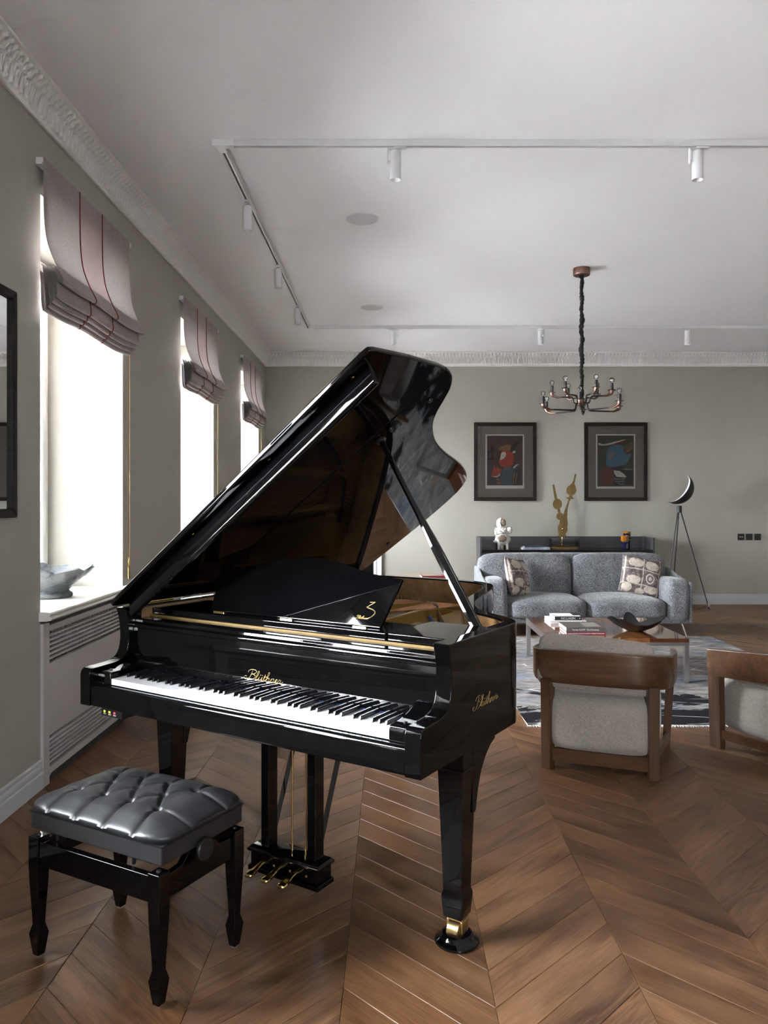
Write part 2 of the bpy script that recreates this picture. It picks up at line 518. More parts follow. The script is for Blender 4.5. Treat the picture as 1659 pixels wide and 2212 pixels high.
def raku():
    m, nt, b = newmat('silvery_raku_glaze')
    N = NT(nt)
    f = N.noise(N.coord('Object'), 9, 8, 0.7, 1.2)
    N.l(N.ramp(f, [(0.36, (0.010, 0.011, 0.013)), (0.47, (0.05, 0.06, 0.075)), (0.56, (0.14, 0.145, 0.145)), (0.70, (0.42, 0.43, 0.44))]), b.inputs['Base Color'])
    N.l(N.ramp(f, [(0.35, (0.7, 0.7, 0.7)), (0.6, (0.15, 0.15, 0.15))]), b.inputs['Roughness'])
    N.l(N.ramp(f, [(0.5, (0, 0, 0)), (0.7, (0.7, 0.7, 0.7))]), b.inputs['Metallic'])
    N.bump(b, N.noise(N.coord('Object'), 45, 4), 0.6, 0.004)
    return m
M['raku'] = raku()
M['mirror'] = plain('mirror_silvering', (0.80, 0.80, 0.80), 0.015, 1.0, var=0.01)
M['paving'] = plain('pale_street_paving', (0.42, 0.41, 0.40), 0.9, var=0.15, scale=0.8)
M['stone'] = plain('weathered_limestone', (0.44, 0.41, 0.35), 0.9, var=0.35, scale=30, bump=0.6)

def oak():
    m, nt, b = newmat('oiled_oak_planks')
    N = NT(nt)
    uv = N.n('ShaderNodeUVMap'); uv.uv_map = 'UVMap'
    oi = N.n('ShaderNodeObjectInfo')
    gi = N.n('ShaderNodeNewGeometry')
    rnd = N.math('FRACT', N.math('ADD', oi.outputs['Random'], gi.outputs['Random Per Island']))
    off = N.n('ShaderNodeCombineXYZ')
    N.l(N.math('MULTIPLY', rnd, 31.7), off.inputs[0])
    N.l(N.math('MULTIPLY', rnd, 17.3), off.inputs[1])
    N.l(N.math('MULTIPLY', rnd, 57.0), off.inputs[2])
    va = N.n('ShaderNodeVectorMath'); va.operation = 'ADD'
    N.l(uv.outputs[0], va.inputs[0]); N.l(off.outputs[0], va.inputs[1])
    def mapped(sc):
        mp = N.n('ShaderNodeMapping'); mp.inputs['Scale'].default_value = sc
        N.l(va.outputs[0], mp.inputs['Vector']); return mp.outputs['Vector']
    pores = N.noise(mapped((9, 260, 1)), 1.0, 3, 0.6, 0.2)
    sv = N.n('ShaderNodeSeparateXYZ'); N.l(va.outputs[0], sv.inputs[0])
    warp = N.noise(mapped((1.3, 7.0, 1)), 1.0, 2, 0.5, 0.3)
    rings_ = N.math('SINE', N.math('ADD', N.math('MULTIPLY', sv.outputs[1], 150.0), N.math('MULTIPLY', warp, 60.0)))
    rings_ = N.math('ADD', N.math('MULTIPLY', rings_, 0.5), 0.5)
    fade_ = N.ramp(N.noise(mapped((1.1, 5.0, 1)), 1.0, 2), [(0.42, (0, 0, 0)), (0.62, (1, 1, 1))])
    rings_ = N.math('MULTIPLY', rings_, fade_)
    broad = N.noise(mapped((2.0, 9, 1)), 1.0, 3, 0.5, 0.5)
    f = N.math('ADD', N.math('MULTIPLY', pores, 0.46), N.math('ADD', N.math('MULTIPLY', rings_, -0.09), N.math('MULTIPLY', broad, 0.52)))
    col = N.ramp(f, [(0.30, (0.066, 0.028, 0.012)), (0.47, (0.165, 0.077, 0.034)), (0.66, (0.275, 0.143, 0.068))])
    bright = N.math('ADD', N.math('MULTIPLY', N.math('FRACT', N.math('MULTIPLY', rnd, 7.13)), 0.42), 0.62)
    col = N.mix(1.0, col, N.ramp(bright, [(0.0, (0, 0, 0)), (1.0, (1, 1, 1))]), 'MULTIPLY')
    N.l(col, b.inputs['Base Color'])
    N.l(N.math('ADD', N.math('MULTIPLY', pores, 0.18), 0.30), b.inputs['Roughness'])
    b.inputs['Anisotropic'].default_value = 0.6
    tg = N.n('ShaderNodeTangent'); tg.direction_type = 'UV_MAP'; tg.uv_map = 'UVMap'
    N.l(tg.outputs[0], b.inputs['Tangent'])
    N.bump(b, pores, 0.25, 0.0006)
    return m
M['oak'] = oak()

def rug_mat():
    m, nt, b = newmat('distressed_silk_rug')
    N = NT(nt)
    v = N.coord('Object')
    sep = N.n('ShaderNodeSeparateXYZ'); N.l(v, sep.inputs[0])
    base = N.noise(N.coord('Object', (4, 8, 1)), 1.0, 9, 0.78, 0.4)
    col = N.ramp(base, [(0.32, (0.075, 0.070, 0.075)), (0.48, (0.20, 0.183, 0.178)), (0.66, (0.36, 0.338, 0.325))])
    blue = N.ramp(N.noise(N.coord('Object', (1.3, 1.9, 1), (3.1, 0.4, 0)), 1.0, 5, 0.6), [(0.53, (0, 0, 0)), (0.60, (1, 1, 1))])
    bcol = N.ramp(base, [(0.3, (0.05, 0.068, 0.095)), (0.7, (0.22, 0.265, 0.325))])
    col = N.mix(N.math('MULTIPLY', blue, 0.75), col, bcol)
    gold = N.ramp(N.noise(N.coord('Object', (1.6, 5, 1), (8.3, 2.7, 0)), 1.0, 6, 0.7), [(0.62, (0, 0, 0)), (0.66, (1, 1, 1))])
    col = N.mix(N.math('MULTIPLY', gold, 0.7), col, (0.34, 0.20, 0.06))
    # black patches, densest along the near edge of the rug
    pat = N.noise(N.coord('Object', (1.5, 2.6, 1), (1.15, 5.2, 0), (0, 0, 0.35)), 1.0, 9, 0.68, 0.5)
    grad = N.math('MULTIPLY', N.math('SUBTRACT', sep.outputs[1], -0.75), 0.17)
    msk = N.ramp(N.math('SUBTRACT', pat, grad), [(0.535, (0, 0, 0)), (0.55, (1, 1, 1))])
    col = N.mix(msk, col, (0.012, 0.012, 0.014))
    # pale scratch lines
    ln = N.n('ShaderNodeTexVoronoi'); ln.feature = 'DISTANCE_TO_EDGE'
    ln.inputs['Scale'].default_value = 1.0
    N.l(N.coord('Object', (1.4, 5.0, 1), (0.4, 0.1, 0), (0, 0, 0.5)), ln.inputs['Vector'])
    lm = N.ramp(ln.outputs['Distance'], [(0.010, (1, 1, 1)), (0.022, (0, 0, 0))])
    brk = N.ramp(N.noise(v, 4, 4), [(0.48, (0, 0, 0)), (0.56, (1, 1, 1))])
    col = N.mix(N.math('MULTIPLY', N.math('MULTIPLY', lm, brk), 0.8), col, (0.52, 0.49, 0.46))
    N.l(col, b.inputs['Base Color'])
    b.inputs['Roughness'].default_value = 0.95
    b.inputs['Specular IOR Level'].default_value = 0.1
    N.bump(b, N.noise(v, 260, 3), 0.4, 0.002)
    return m
M['rug'] = rug_mat()
M['fringe'] = plain('white_rug_fringe', (0.55, 0.53, 0.50), 0.9, var=0.15, scale=90)

def print_cushion():
    m, nt, b = newmat('engraving_print_cushion')
    N = NT(nt)
    v0 = N.coord('Object')
    wn = N.n('ShaderNodeTexNoise'); wn.inputs['Scale'].default_value = 14; wn.inputs['Detail'].default_value = 4
    N.l(v0, wn.inputs['Vector'])
    vm = N.n('ShaderNodeVectorMath'); vm.operation = 'MULTIPLY_ADD'
    N.l(wn.outputs['Color'], vm.inputs[0]); vm.inputs[1].default_value = (0.03, 0.03, 0.03); N.l(v0, vm.inputs[2])
    sp = N.n('ShaderNodeSeparateXYZ'); N.l(vm.outputs[0], sp.inputs[0])
    X_, Z_ = N.math('SUBTRACT', sp.outputs[0], 0.015), N.math('SUBTRACT', sp.outputs[2], 0.015)
    shade = N.noise(v0, 26, 5, 0.7)
    fine = N.noise(v0, 120, 3, 0.7)
    col = N.ramp(N.math('ADD', N.math('MULTIPLY', shade, 0.6), N.math('MULTIPLY', fine, 0.4)), [(0.38, (0.045, 0.033, 0.036)), (0.5, (0.12, 0.092, 0.096)), (0.62, (0.36, 0.30, 0.26))])
    cream = N.ramp(N.math('ADD', N.math('MULTIPLY', shade, 0.5), N.math('MULTIPLY', fine, 0.5)), [(0.36, (0.16, 0.125, 0.11)), (0.46, (0.48, 0.41, 0.34)), (0.6, (0.64, 0.565, 0.48))])
    def ell(cx, cz, rx, rz):
        dx = N.math('DIVIDE', N.math('SUBTRACT', X_, cx), rx); dz = N.math('DIVIDE', N.math('SUBTRACT', Z_, cz), rz)
        return N.math('SQRT', N.math('ADD', N.math('MULTIPLY', dx, dx), N.math('MULTIPLY', dz, dz)))
    for e in ((-0.075, 0.125, 0.085, 0.055), (0.095, 0.115, 0.080, 0.055), (-0.085, -0.075, 0.075, 0.050), (0.115, -0.150, 0.080, 0.040), (-0.145, -0.165, 0.055, 0.045), (0.0, -0.185, 0.05, 0.03)):
        d = ell(*e)
        col = N.mix(N.ramp(d, [(0.92, (1, 1, 1)), (1.0, (0, 0, 0))]), col, cream)
        col = N.mix(N.ramp(d, [(0.97, (0, 0, 0)), (1.01, (0.8, 0.8, 0.8)), (1.10, (0, 0, 0))]), col, (0.05, 0.035, 0.038))
    d = ell(0.085, -0.035, 0.05, 0.058)
    col = N.mix(N.ramp(d, [(0.98, (1, 1, 1)), (1.0, (0, 0, 0))]), col, (0.62, 0.54, 0.46))
    col = N.mix(N.ramp(d, [(0.72, (1, 1, 1)), (0.76, (0, 0, 0))]), col, (0.16, 0.13, 0.135))
    col = N.mix(N.ramp(d, [(0.36, (1, 1, 1)), (0.42, (0, 0, 0))]), col, cream)
    for (axis, c) in ((X_, 0.005), (X_, -0.185), (X_, 0.185), (Z_, 0.048), (Z_, -0.118)):
        dd = N.math('ABSOLUTE', N.math('SUBTRACT', axis, c))
        col = N.mix(N.ramp(dd, [(0.005, (0.9, 0.9, 0.9)), (0.008, (0, 0, 0))]), col, cream)
    N.l(col, b.inputs['Base Color'])
    b.inputs['Roughness'].default_value = 0.75
    return m
M['print'] = print_cushion()

# ================================================================== THE ROOM
# ---- floor: chevron oak planks, each a piece of its own
FW, FP = 0.427, 0.168         # strip width, pitch along the seam
SEAM0, FY0 = -0.139, 2.381
PLANK_TH = 0.014
fx0, fx1, fy0, fy1 = XW - NICHE, XR_, YR, YB

floor = B('floor', XO, XR_ + 0.2, YR - 0.2, YB + 0.2, -0.12, -PLANK_TH + 0.0005, M['dark'])
tag(floor, 'brown oak chevron parquet floor laid in zigzag strips', 'floor', kind='structure')

def clip_poly(poly, x0, x1, y0, y1):
    def clip(P, f, inter):
        out = []
        for i in range(len(P)):
            a, b = P[i - 1], P[i]
            ia, ib = f(a), f(b)
            if ia != ib: out.append(inter(a, b))
            if ib: out.append(b)
        return out
    def ix(c): return lambda a, b: (c, a[1] + (b[1] - a[1]) * (c - a[0]) / (b[0] - a[0]))
    def iy(c): return lambda a, b: (a[0] + (b[0] - a[0]) * (c - a[1]) / (b[1] - a[1]), c)
    P = clip(poly, lambda p: p[0] >= x0, ix(x0))
    if P: P = clip(P, lambda p: p[0] <= x1, ix(x1))
    if P: P = clip(P, lambda p: p[1] >= y0, iy(y0))
    if P: P = clip(P, lambda p: p[1] <= y1, iy(y1))
    return P

def inset(poly, d):
    n = len(poly)
    ar = sum(poly[i][0] * poly[(i + 1) % n][1] - poly[(i + 1) % n][0] * poly[i][1] for i in range(n))
    sg = 1 if ar > 0 else -1
    out = []
    for i in range(n):
        p0, p1, p2 = Vector(poly[i - 1]), Vector(poly[i]), Vector(poly[(i + 1) % n])
        d1, d2 = (p1 - p0), (p2 - p1)
        if d1.length < 1e-6 or d2.length < 1e-6:
            out.append(tuple(p1)); continue
        d1.normalize(); d2.normalize()
        n1 = Vector((-d1.y, d1.x)) * sg; n2 = Vector((-d2.y, d2.x)) * sg
        den = 1 + n1.dot(n2)
        m = (n1 + n2) / max(den, 0.25)
        out.append((p1.x + m.x * d, p1.y + m.y * d))
    return out

def plank_geo(poly, desc):
    """top with a fine chamfered edge, sides down to the screed; returns verts, faces, uv per vert"""
    p1 = inset(poly, 0.0005)
    p2 = inset(poly, 0.0016)
    n = len(poly)
    vs = [(x, y, -PLANK_TH) for x, y in p1] + [(x, y, -0.0011) for x, y in p1] + [(x, y, 0.0) for x, y in p2]
    fs = [tuple(range(2 * n, 3 * n))]
    for k in (0, 1):
        fs += [(k * n + i, k * n + (i + 1) % n, (k + 1) * n + (i + 1) % n, (k + 1) * n + i) for i in range(n)]
    s2 = math.sqrt(0.5)
    uv = []
    for (x, y, z) in vs:
        if desc: uv.append(((x - y) * s2, (x + y) * s2))
        else: uv.append(((x + y) * s2, (y - x) * s2))
    return vs, fs, uv

def plank_mesh(name, geo):
    vs, fs, uv = geo
    me = bpy.data.meshes.new(name)
    me.from_pydata(vs, [], fs)
    ul = me.uv_layers.new(name='UVMap')
    for lp in me.loops: ul.data[lp.index].uv = uv[lp.vertex_index]
    me.materials.append(M['oak'])
    return me

polyD = [(0, 0), (FW, -FW), (FW, FP - FW), (0, FP)]
polyA = [(0, 0), (FW, FW), (FW, FW + FP), (0, FP)]
meshD = plank_mesh('plank', plank_geo(polyD, True))
meshA = plank_mesh('plank', plank_geo(polyA, False))

def projpx(x, y, z):
    if y < 0.3: return None
    return 846 + 1659 * x / y, 1083 - 1659 * (z - CAM_H) / y

cands = []
i0 = int(math.floor((fx0 - SEAM0) / FW)) - 1
i1 = int(math.ceil((fx1 - SEAM0) / FW)) + 1
for i in range(i0, i1):
    xl = SEAM0 + i * FW
    desc = (i % 2 == 0)
    base = polyD if desc else polyA
    yo = FY0 if desc else FY0 - FW
    for j in range(-40, 60):
        yl = yo + j * FP
        poly = [(xl + x, yl + y) for x, y in base]
        cl = clip_poly(poly, fx0, fx1, fy0, fy1)
        if len(cl) < 3: continue
        clean = []
        for q in cl:
            if not clean or (abs(q[0] - clean[-1][0]) + abs(q[1] - clean[-1][1])) > 1e-4: clean.append(q)
        if len(clean) > 2 and (abs(clean[0][0] - clean[-1][0]) + abs(clean[0][1] - clean[-1][1])) < 1e-4: clean.pop()
        if len(clean) < 3: continue
        area2 = abs(sum(clean[k][0] * clean[(k + 1) % len(clean)][1] - clean[(k + 1) % len(clean)][0] * clean[k][1] for k in range(len(clean))))
        if area2 < 1e-4: continue
        full = abs(area2 - 2 * FW * FP) < 1e-5
        cx = sum(p[0] for p in clean) / len(clean); cy = sum(p[1] for p in clean) / len(clean)
        pr = [projpx(p[0], max(p[1], 0.31), 0) for p in clean]
        pa = 0
        if cy > 1.2:
            # on-screen area inside the frame
            cp = clip_poly(pr, 0, 1659, 0, 2212)
            if len(cp) >= 3:
                pa = 0.5 * abs(sum(cp[k][0] * cp[(k + 1) % len(cp)][1] - cp[(k + 1) % len(cp)][0] * cp[k][1] for k in range(len(cp))))
        cands.append((pa, xl, yl, desc, clean, full, cx, cy))
cands.sort(key=lambda c: -c[0])
stuff_v, stuff_f, stuff_uv = [], [], []
for k, (pa, xl, yl, desc, clean, full, cx, cy) in enumerate(cands):
    if k < 298 and pa > 60:
        if full:
            link_mesh('plank', meshD if desc else meshA, floor, (xl, yl, 0))
        else:
            lp = [(x - xl, y - yl) for x, y in clean]
            link_mesh('plank', plank_mesh('plank', plank_geo(lp, desc)), floor, (xl, yl, 0))
    else:
        vs, fs, uv = plank_geo(clean, desc)
        b0 = len(stuff_v)
        stuff_v += vs; stuff_f += [tuple(b0 + q for q in f) for f in fs]; stuff_uv += uv
so = link_mesh('planks', plank_mesh('planks', (stuff_v, stuff_f, stuff_uv)), floor)
tag(so, kind='stuff')

tag(MB().box(-70, XO, -60, 70, -4.2, -4.0).box(XO, 60, -60, YR - 0.2, -4.2, -4.0).build('ground', M['paving']), 'pale paved street below the windows', 'ground', kind='structure')

# ---- left wall with five deep window openings
wl = MB()
prev = prevl = YR - 0.2
for y0 in WIN0:
    wl.box(XO, XW, prev, y0, SILL_Z - 0.035, ZC)
    wl.box(XO, XW, prevl, y0, 0, SILL_Z - 0.035)
    prevl = y0 + 1.24
    wl.box(XO, XW - 0.13, y0, y0 + 1.24, 0, SILL_Z - 0.035)
    wl.box(XO, XW - NICHE, y0, y0 + WIN_W, WTOP, ZC)
    prev = y0 + WIN_W
wl.box(XO, XW, prev, YB + 0.2, SILL_Z - 0.035, ZC)
wl.box(XO, XW, prevl, YB + 0.2, 0, SILL_Z - 0.035)
wall_left = wl.build('wall_left', M['wall'])
tag(wall_left, 'sage green plastered wall with deep window niches', 'wall', kind='structure')

# ---- back wall with a doorway to a book niche behind the piano
DX0, DX1, DZ = -1.15, -0.245, 2.25
wb = MB()
wb.box(XW, DX0, YB, YB + 0.25, 0, ZC)
wb.box(DX1, XR_ + 0.2, YB, YB + 0.25, 0, ZC)
wb.box(DX0, DX1, YB, YB + 0.25, DZ, ZC)
wb.box(DX0 - 0.1, DX1 + 0.1, YB + 0.75, YB + 0.8, 0, ZC)
wb.box(DX0 - 0.1, DX0, YB + 0.25, YB + 0.75, 0, ZC)
wb.box(DX1, DX1 + 0.1, YB + 0.25, YB + 0.75, 0, ZC)
wb.box(DX0, DX1, YB + 0.25, YB + 0.75, DZ, ZC)
wb.box(DX0, DX1, YB + 0.2, YB + 0.75, -0.05, 0.0)
tag(wb.build('wall_back', M['wall']), 'sage green wall with two framed prints behind the sofa', 'wall', kind='structure')
tag(B('wall_right', XR_, XR_ + 0.2, YR - 0.2, YB, 0, ZC, M['wall']), 'sage wall closing the room on the right', 'wall', kind='structure')
wr = MB()
wr.box(XW, RWX0, YR - 0.2, YR, 0, ZC).box(RWX1, XR_, YR - 0.2, YR, 0, ZC).box(RWX0, RWX1, YR - 0.2, YR, 0, SILL_Z).box(RWX0, RWX1, YR - 0.2, YR, WTOP, ZC)
tag(wr.build('wall_rear', M['wall_pale']), 'pale wall with an added fill window behind the photographer', 'wall', kind='structure')
rw = empty('window_6', (RWX0, YR - 0.15, SILL_Z), kind='structure')  # added opening, out of view, sized for the fill it lets in
rww, rwh = RWX1 - RWX0, WTOP - SILL_Z
for (a, b, c, d) in ((0, 0.06, 0, rwh), (rww - 0.06, rww, 0, rwh), (0.06, rww - 0.06, 0, 0.06), (0.06, rww - 0.06, rwh - 0.06, rwh)):
    B('frame_bar', a, b, -0.03, 0.03, c, d, M['white'], rw, 0.004)
for (a, b) in ((0.06, rww - 0.06),):
    B('pane', a, b, -0.002, 0.002, 0.06, rwh - 0.06, M['glass'], rw)
tag(B('ceiling', XO, XR_ + 0.2, YR - 0.2, YB + 0.25, ZC, ZC + 0.1, M['ceiling']), 'smooth white ceiling with a track light rail', 'ceiling', kind='structure')

# door casing
cs = MB()
for (a, b) in ((0.0, 0.035), (0.035, 0.075), (0.075, 0.108)):
    pr = {0.0: 0.022, 0.035: 0.014, 0.075: 0.028}[a]
    cs.box(DX1 + a, DX1 + b, YB - pr, YB, 0, DZ + b)
    cs.box(DX0 - b, DX0 - a, YB - pr, YB, 0, DZ + b)
    cs.box(DX0 - a, DX1 + a, YB - pr, YB, DZ + a, DZ + b)
tag(cs.build('trim_1', M['white']), 'white moulded casing round the niche behind the piano', 'trim', kind='structure')

# ---- cornice with a relief of two rows of slender overlapping leaves
def cornice(name, length, place, label):
    pitch = 0.047
    ns = int(length / pitch * 18)
    prof = []
    # (out from wall, height) of the cove, parameter 0..1 bottom to top
    nt_ = 40
    for k in range(nt_ + 1):
        t = k / nt_
        a = t * PI / 2
        prof.append((0.012 + 0.070 * (1 - math.cos(a)), 3.248 + 0.158 * math.sin(a) ** 0.92, a))
    S = np.linspace(0, length, ns + 1)
    T = np.linspace(0, 1, nt_ + 1)
    SS, TT = np.meshgrid(S, T)
    def row(t0, t1, half_shift, hw):
        tt = (TT - t0) / (t1 - t0)
        inside = (tt >= 0) & (tt <= 1)
        h = np.zeros_like(SS)
        for sh in (0.0,):
            c = ((SS / pitch + half_shift + sh) % 1.0) - 0.5
            lean = 0.0
            wid = hw * np.power(np.clip(1 - np.clip(tt, 0, 1), 0, 1), 0.7) + 0.02
            d = np.abs(np.abs(c + lean) - wid)
            h = np.maximum(h, np.exp(-(d / 0.08) ** 2))
            h = np.maximum(h, 0.35 * np.clip(1 - (np.abs(c) / np.maximum(wid, 0.03)) ** 2, 0, 1))
        return h * inside
    Hh = row(0.06, 0.52, 0.0, 0.48) * 0.019 + row(0.46, 0.93, 0.25, 0.48) * 0.021
    P0 = np.array([p[0] for p in prof])[:, None]; Z0 = np.array([p[1] for p in prof])[:, None]; A0 = np.array([p[2] for p in prof])[:, None]
    # outward normal of the cove (towards the room, down)
    dO = Hh * np.cos(A0); dZ = -Hh * np.sin(A0)
    O = P0 + dO; Z = Z0 + dZ
    verts = place(SS, O, Z).reshape(-1, 3)
    nu = ns + 1
    I = (np.arange(nt_)[:, None] * nu + np.arange(ns)[None, :]).ravel()
    faces = np.stack([I, I + 1, I + 1 + nu, I + nu], 1)
    me = bpy.data.meshes.new(name)
    me.vertices.add(len(verts)); me.vertices.foreach_set('co', verts.astype(np.float32).ravel())
    me.loops.add(faces.size); me.loops.foreach_set('vertex_index', faces.astype(np.int32).ravel())
    me.polygons.add(len(faces)); me.polygons.foreach_set('loop_start', np.arange(0, faces.size, 4, dtype=np.int32))
    me.update(calc_edges=True)
    me.materials.append(M['plaster'])
    me.shade_smooth()
    o = link_mesh(name, me)
    tag(o, label, 'cornice', kind='structure')
    return o
cl = cornice('trim_2', YB - YR, lambda s, o, z: np.stack([XW + o, YR + s, z], -1), 'white plaster leaf relief cornice above the windows')
cb = cornice('trim_3', XR_ - XW, lambda s, o, z: np.stack([XW + s, YB - o, z], -1), 'white plaster leaf relief cornice on the back wall')
# beads below and above the leaf relief
MB().prism([(XW, 3.2326), (XW + 0.016, 3.2326), (XW + 0.016, 3.242), (XW + 0.013, 3.249), (XW, 3.249)], 'y', YR, YB).build('bead', M['plaster'], cl, 0.002)
MB().prism([(XW, ZC - 0.014), (XW + 0.088, ZC - 0.014), (XW + 0.092, ZC - 0.004), (XW + 0.092, ZC), (XW, ZC)], 'y', YR, YB).build('fillet', M['plaster'], cl, 0.002)
MB().box(XW, XR_, YB - 0.016, YB, 3.2326, 3.249).build('bead', M['plaster'], cb, 0.003)
MB().box(XW, XR_, YB - 0.090, YB, ZC - 0.014, ZC).build('fillet', M['plaster'], cb, 0.003)

# ---- baseboards
def base_profile(o=0.0):
    return [(0, 0), (0.017, 0), (0.017, 0.075), (0.012, 0.082), (0.014, 0.09), (0.014, 0.11), (0.009, 0.118), (0.011, 0.125), (0.011, 0.134), (0.004, 0.142), (0, 0.142)]
bl = MB()
prev = YR
for y0 in WIN0:
    bl.prism([(XW + a, z) for a, z in base_profile()], 'y', prev, y0 - 0.001)
    prev = y0 + 1.281
bl.prism([(XW + a, z) for a, z in base_profile()], 'y', prev, YB)
tag(bl.build('baseboard_left', M['trim'], bevel=0.0012), 'pale grey moulded baseboard under the windows', 'baseboard', kind='structure')
bb = MB()
bb.prism([(YB - a, z) for a, z in base_profile()], 'x', XW, DX0 - 0.108)
bb.prism([(YB - a, z) for a, z in base_profile()], 'x', DX1 + 0.108, XR_)
tag(bb.build('baseboard_back', M['trim'], bevel=0.0012), 'pale grey moulded baseboard along the back wall', 'baseboard', kind='structure')

# ---- windows
def window(idx, y0):
    y1 = y0 + WIN_W
    root = empty('window_%d' % idx, (XD, y0, SILL_Z), kind='structure')
    xs0, xs1 = -0.07, 0.0
    def P(n, ya, yb, za, zb, m='white', xa=xs0, xb=xs1, bv=0.004): return B(n, xa, xb, ya, yb, za, zb, M[m], root, bv)
    Hh, Wd = WTOP - SILL_Z, WIN_W
    P('frame_jamb', 0, 0.055, 0, Hh); P('frame_jamb', Wd - 0.055, Wd, 0, Hh)
    P('frame_head', 0.055, Wd - 0.055, Hh - 0.055, Hh); P('frame_sill', 0.055, Wd - 0.055, 0, 0.06)
    P('mullion', Wd / 2 - 0.05, Wd / 2 + 0.05, 0.06, Hh - 0.055)
    for a, b in ((0.055, Wd / 2 - 0.05), (Wd / 2 + 0.05, Wd - 0.055)):
        P('sash', a, a + 0.05, 0.06, Hh - 0.055, xa=-0.055, xb=0.012)
        P('sash', b - 0.05, b, 0.06, Hh - 0.055, xa=-0.055, xb=0.012)
        P('sash', a + 0.05, b - 0.05, 0.06, 0.115, xa=-0.055, xb=0.012)
        P('sash', a + 0.05, b - 0.05, Hh - 0.11, Hh - 0.055, xa=-0.055, xb=0.012)
        B('pane', -0.030, -0.026, a + 0.05, b - 0.05, 0.115, Hh - 0.11, M['glass'], root)
    # sill board with a doubled nosing over the radiator niche
    sl = MB()
    sl.box(XO - XD + 0.1, XW - NICHE - XD, 0, Wd, -0.035, 0)
    sl.prism([(XW - NICHE - XD, -0.045), (0.515, -0.045), (0.535, -0.041), (0.54, -0.033), (0.535, -0.025), (0.524, -0.022), (0.531, -0.018), (0.534, -0.010), (0.529, -0.003), (0.518, 0), (XW - NICHE - XD, 0)], 'y', -0.020, Wd + 0.150)
    sl.build('window_sill', M['sill'], root, 0.002, smooth=50)
    return root
for k, y0 in enumerate(WIN0): window(k + 1, y0)

# ---- radiator covers with slotted grilles (and the radiators behind them)
def radiator(y0, which):
    Y0, Y1 = y0, y0 + 1.28
    L = Y1 - Y0
    root = empty('radiator_cover', (XW, Y0, 0), 0, 'warm grey radiator cover with two slotted grilles ' + which, 'radiator cover', 'radiator covers under the windows')
    xa, xb = -0.004, 0.016
    m = M['cover']
    ga, gb = 0.066, L - 0.066
    B('side_stile', xa, xb, 0, ga, 0, 0.80, m, root, 0.001)
    B('side_stile', xa, xb, gb, L, 0, 0.80, m, root, 0.001)
    B('middle_panel', xa, xb, ga, gb, 0.237, 0.595, m, root)
    B('top_rail', xa, xb, ga, gb, 0.755, 0.785, m, root)
    # bottom rail arched between two feet
    MB().prism([(ga, 0.081), (ga, 0.034), (ga + 0.012, 0.042), (ga + 0.03, 0.046), (gb - 0.03, 0.046), (gb - 0.012, 0.042), (gb, 0.034), (gb, 0.081)], 'x', xa, xb).build('bottom_rail', m, root)
    for (z0, z1) in ((0.595, 0.755), (0.081, 0.237)):
        n = 7
        pz = (z1 - z0) / n
        for k in range(1, n):
            zc = z0 + k * pz
            B('slat', xa, xb, ga, gb, zc - 0.0055, zc + 0.0055, m, root, 0.0015)
    B('side_return', -0.018, xa, -0.0, 0.016, 0, 0.80, m, root)
    r = empty('radiator', (XW - 0.075, Y0, 0), 0, 'ribbed radiator behind the grilles of the cover ' + which, 'radiator', 'radiators in the window niches')
    fn = MB()
    yy = 0.09
    while yy < L - 0.12:
        fn.box(-0.035, 0.03, yy, yy + 0.024, 0.12, 0.74)
        yy += 0.046
    fn.build('fins', M['radiator'], r, 0.004)
    MB().box(-0.02, 0.02, 0.07, L - 0.1, 0.13, 0.16).box(-0.02, 0.02, 0.07, L - 0.1, 0.70, 0.73).box(-0.015, 0.015, 0.1, 0.13, 0, 0.13).box(-0.015, 0.015, L - 0.16, L - 0.13, 0, 0.13).build('header', M['radiator'], r, 0.004)
    return root
for k, nm in ((1, 'left of the photographer'), (2, 'below the window with the raku bowl'), (3, 'below the middle window behind the piano'), (4, 'below the far window by the back wall')):
    radiator(WIN0[k], nm)

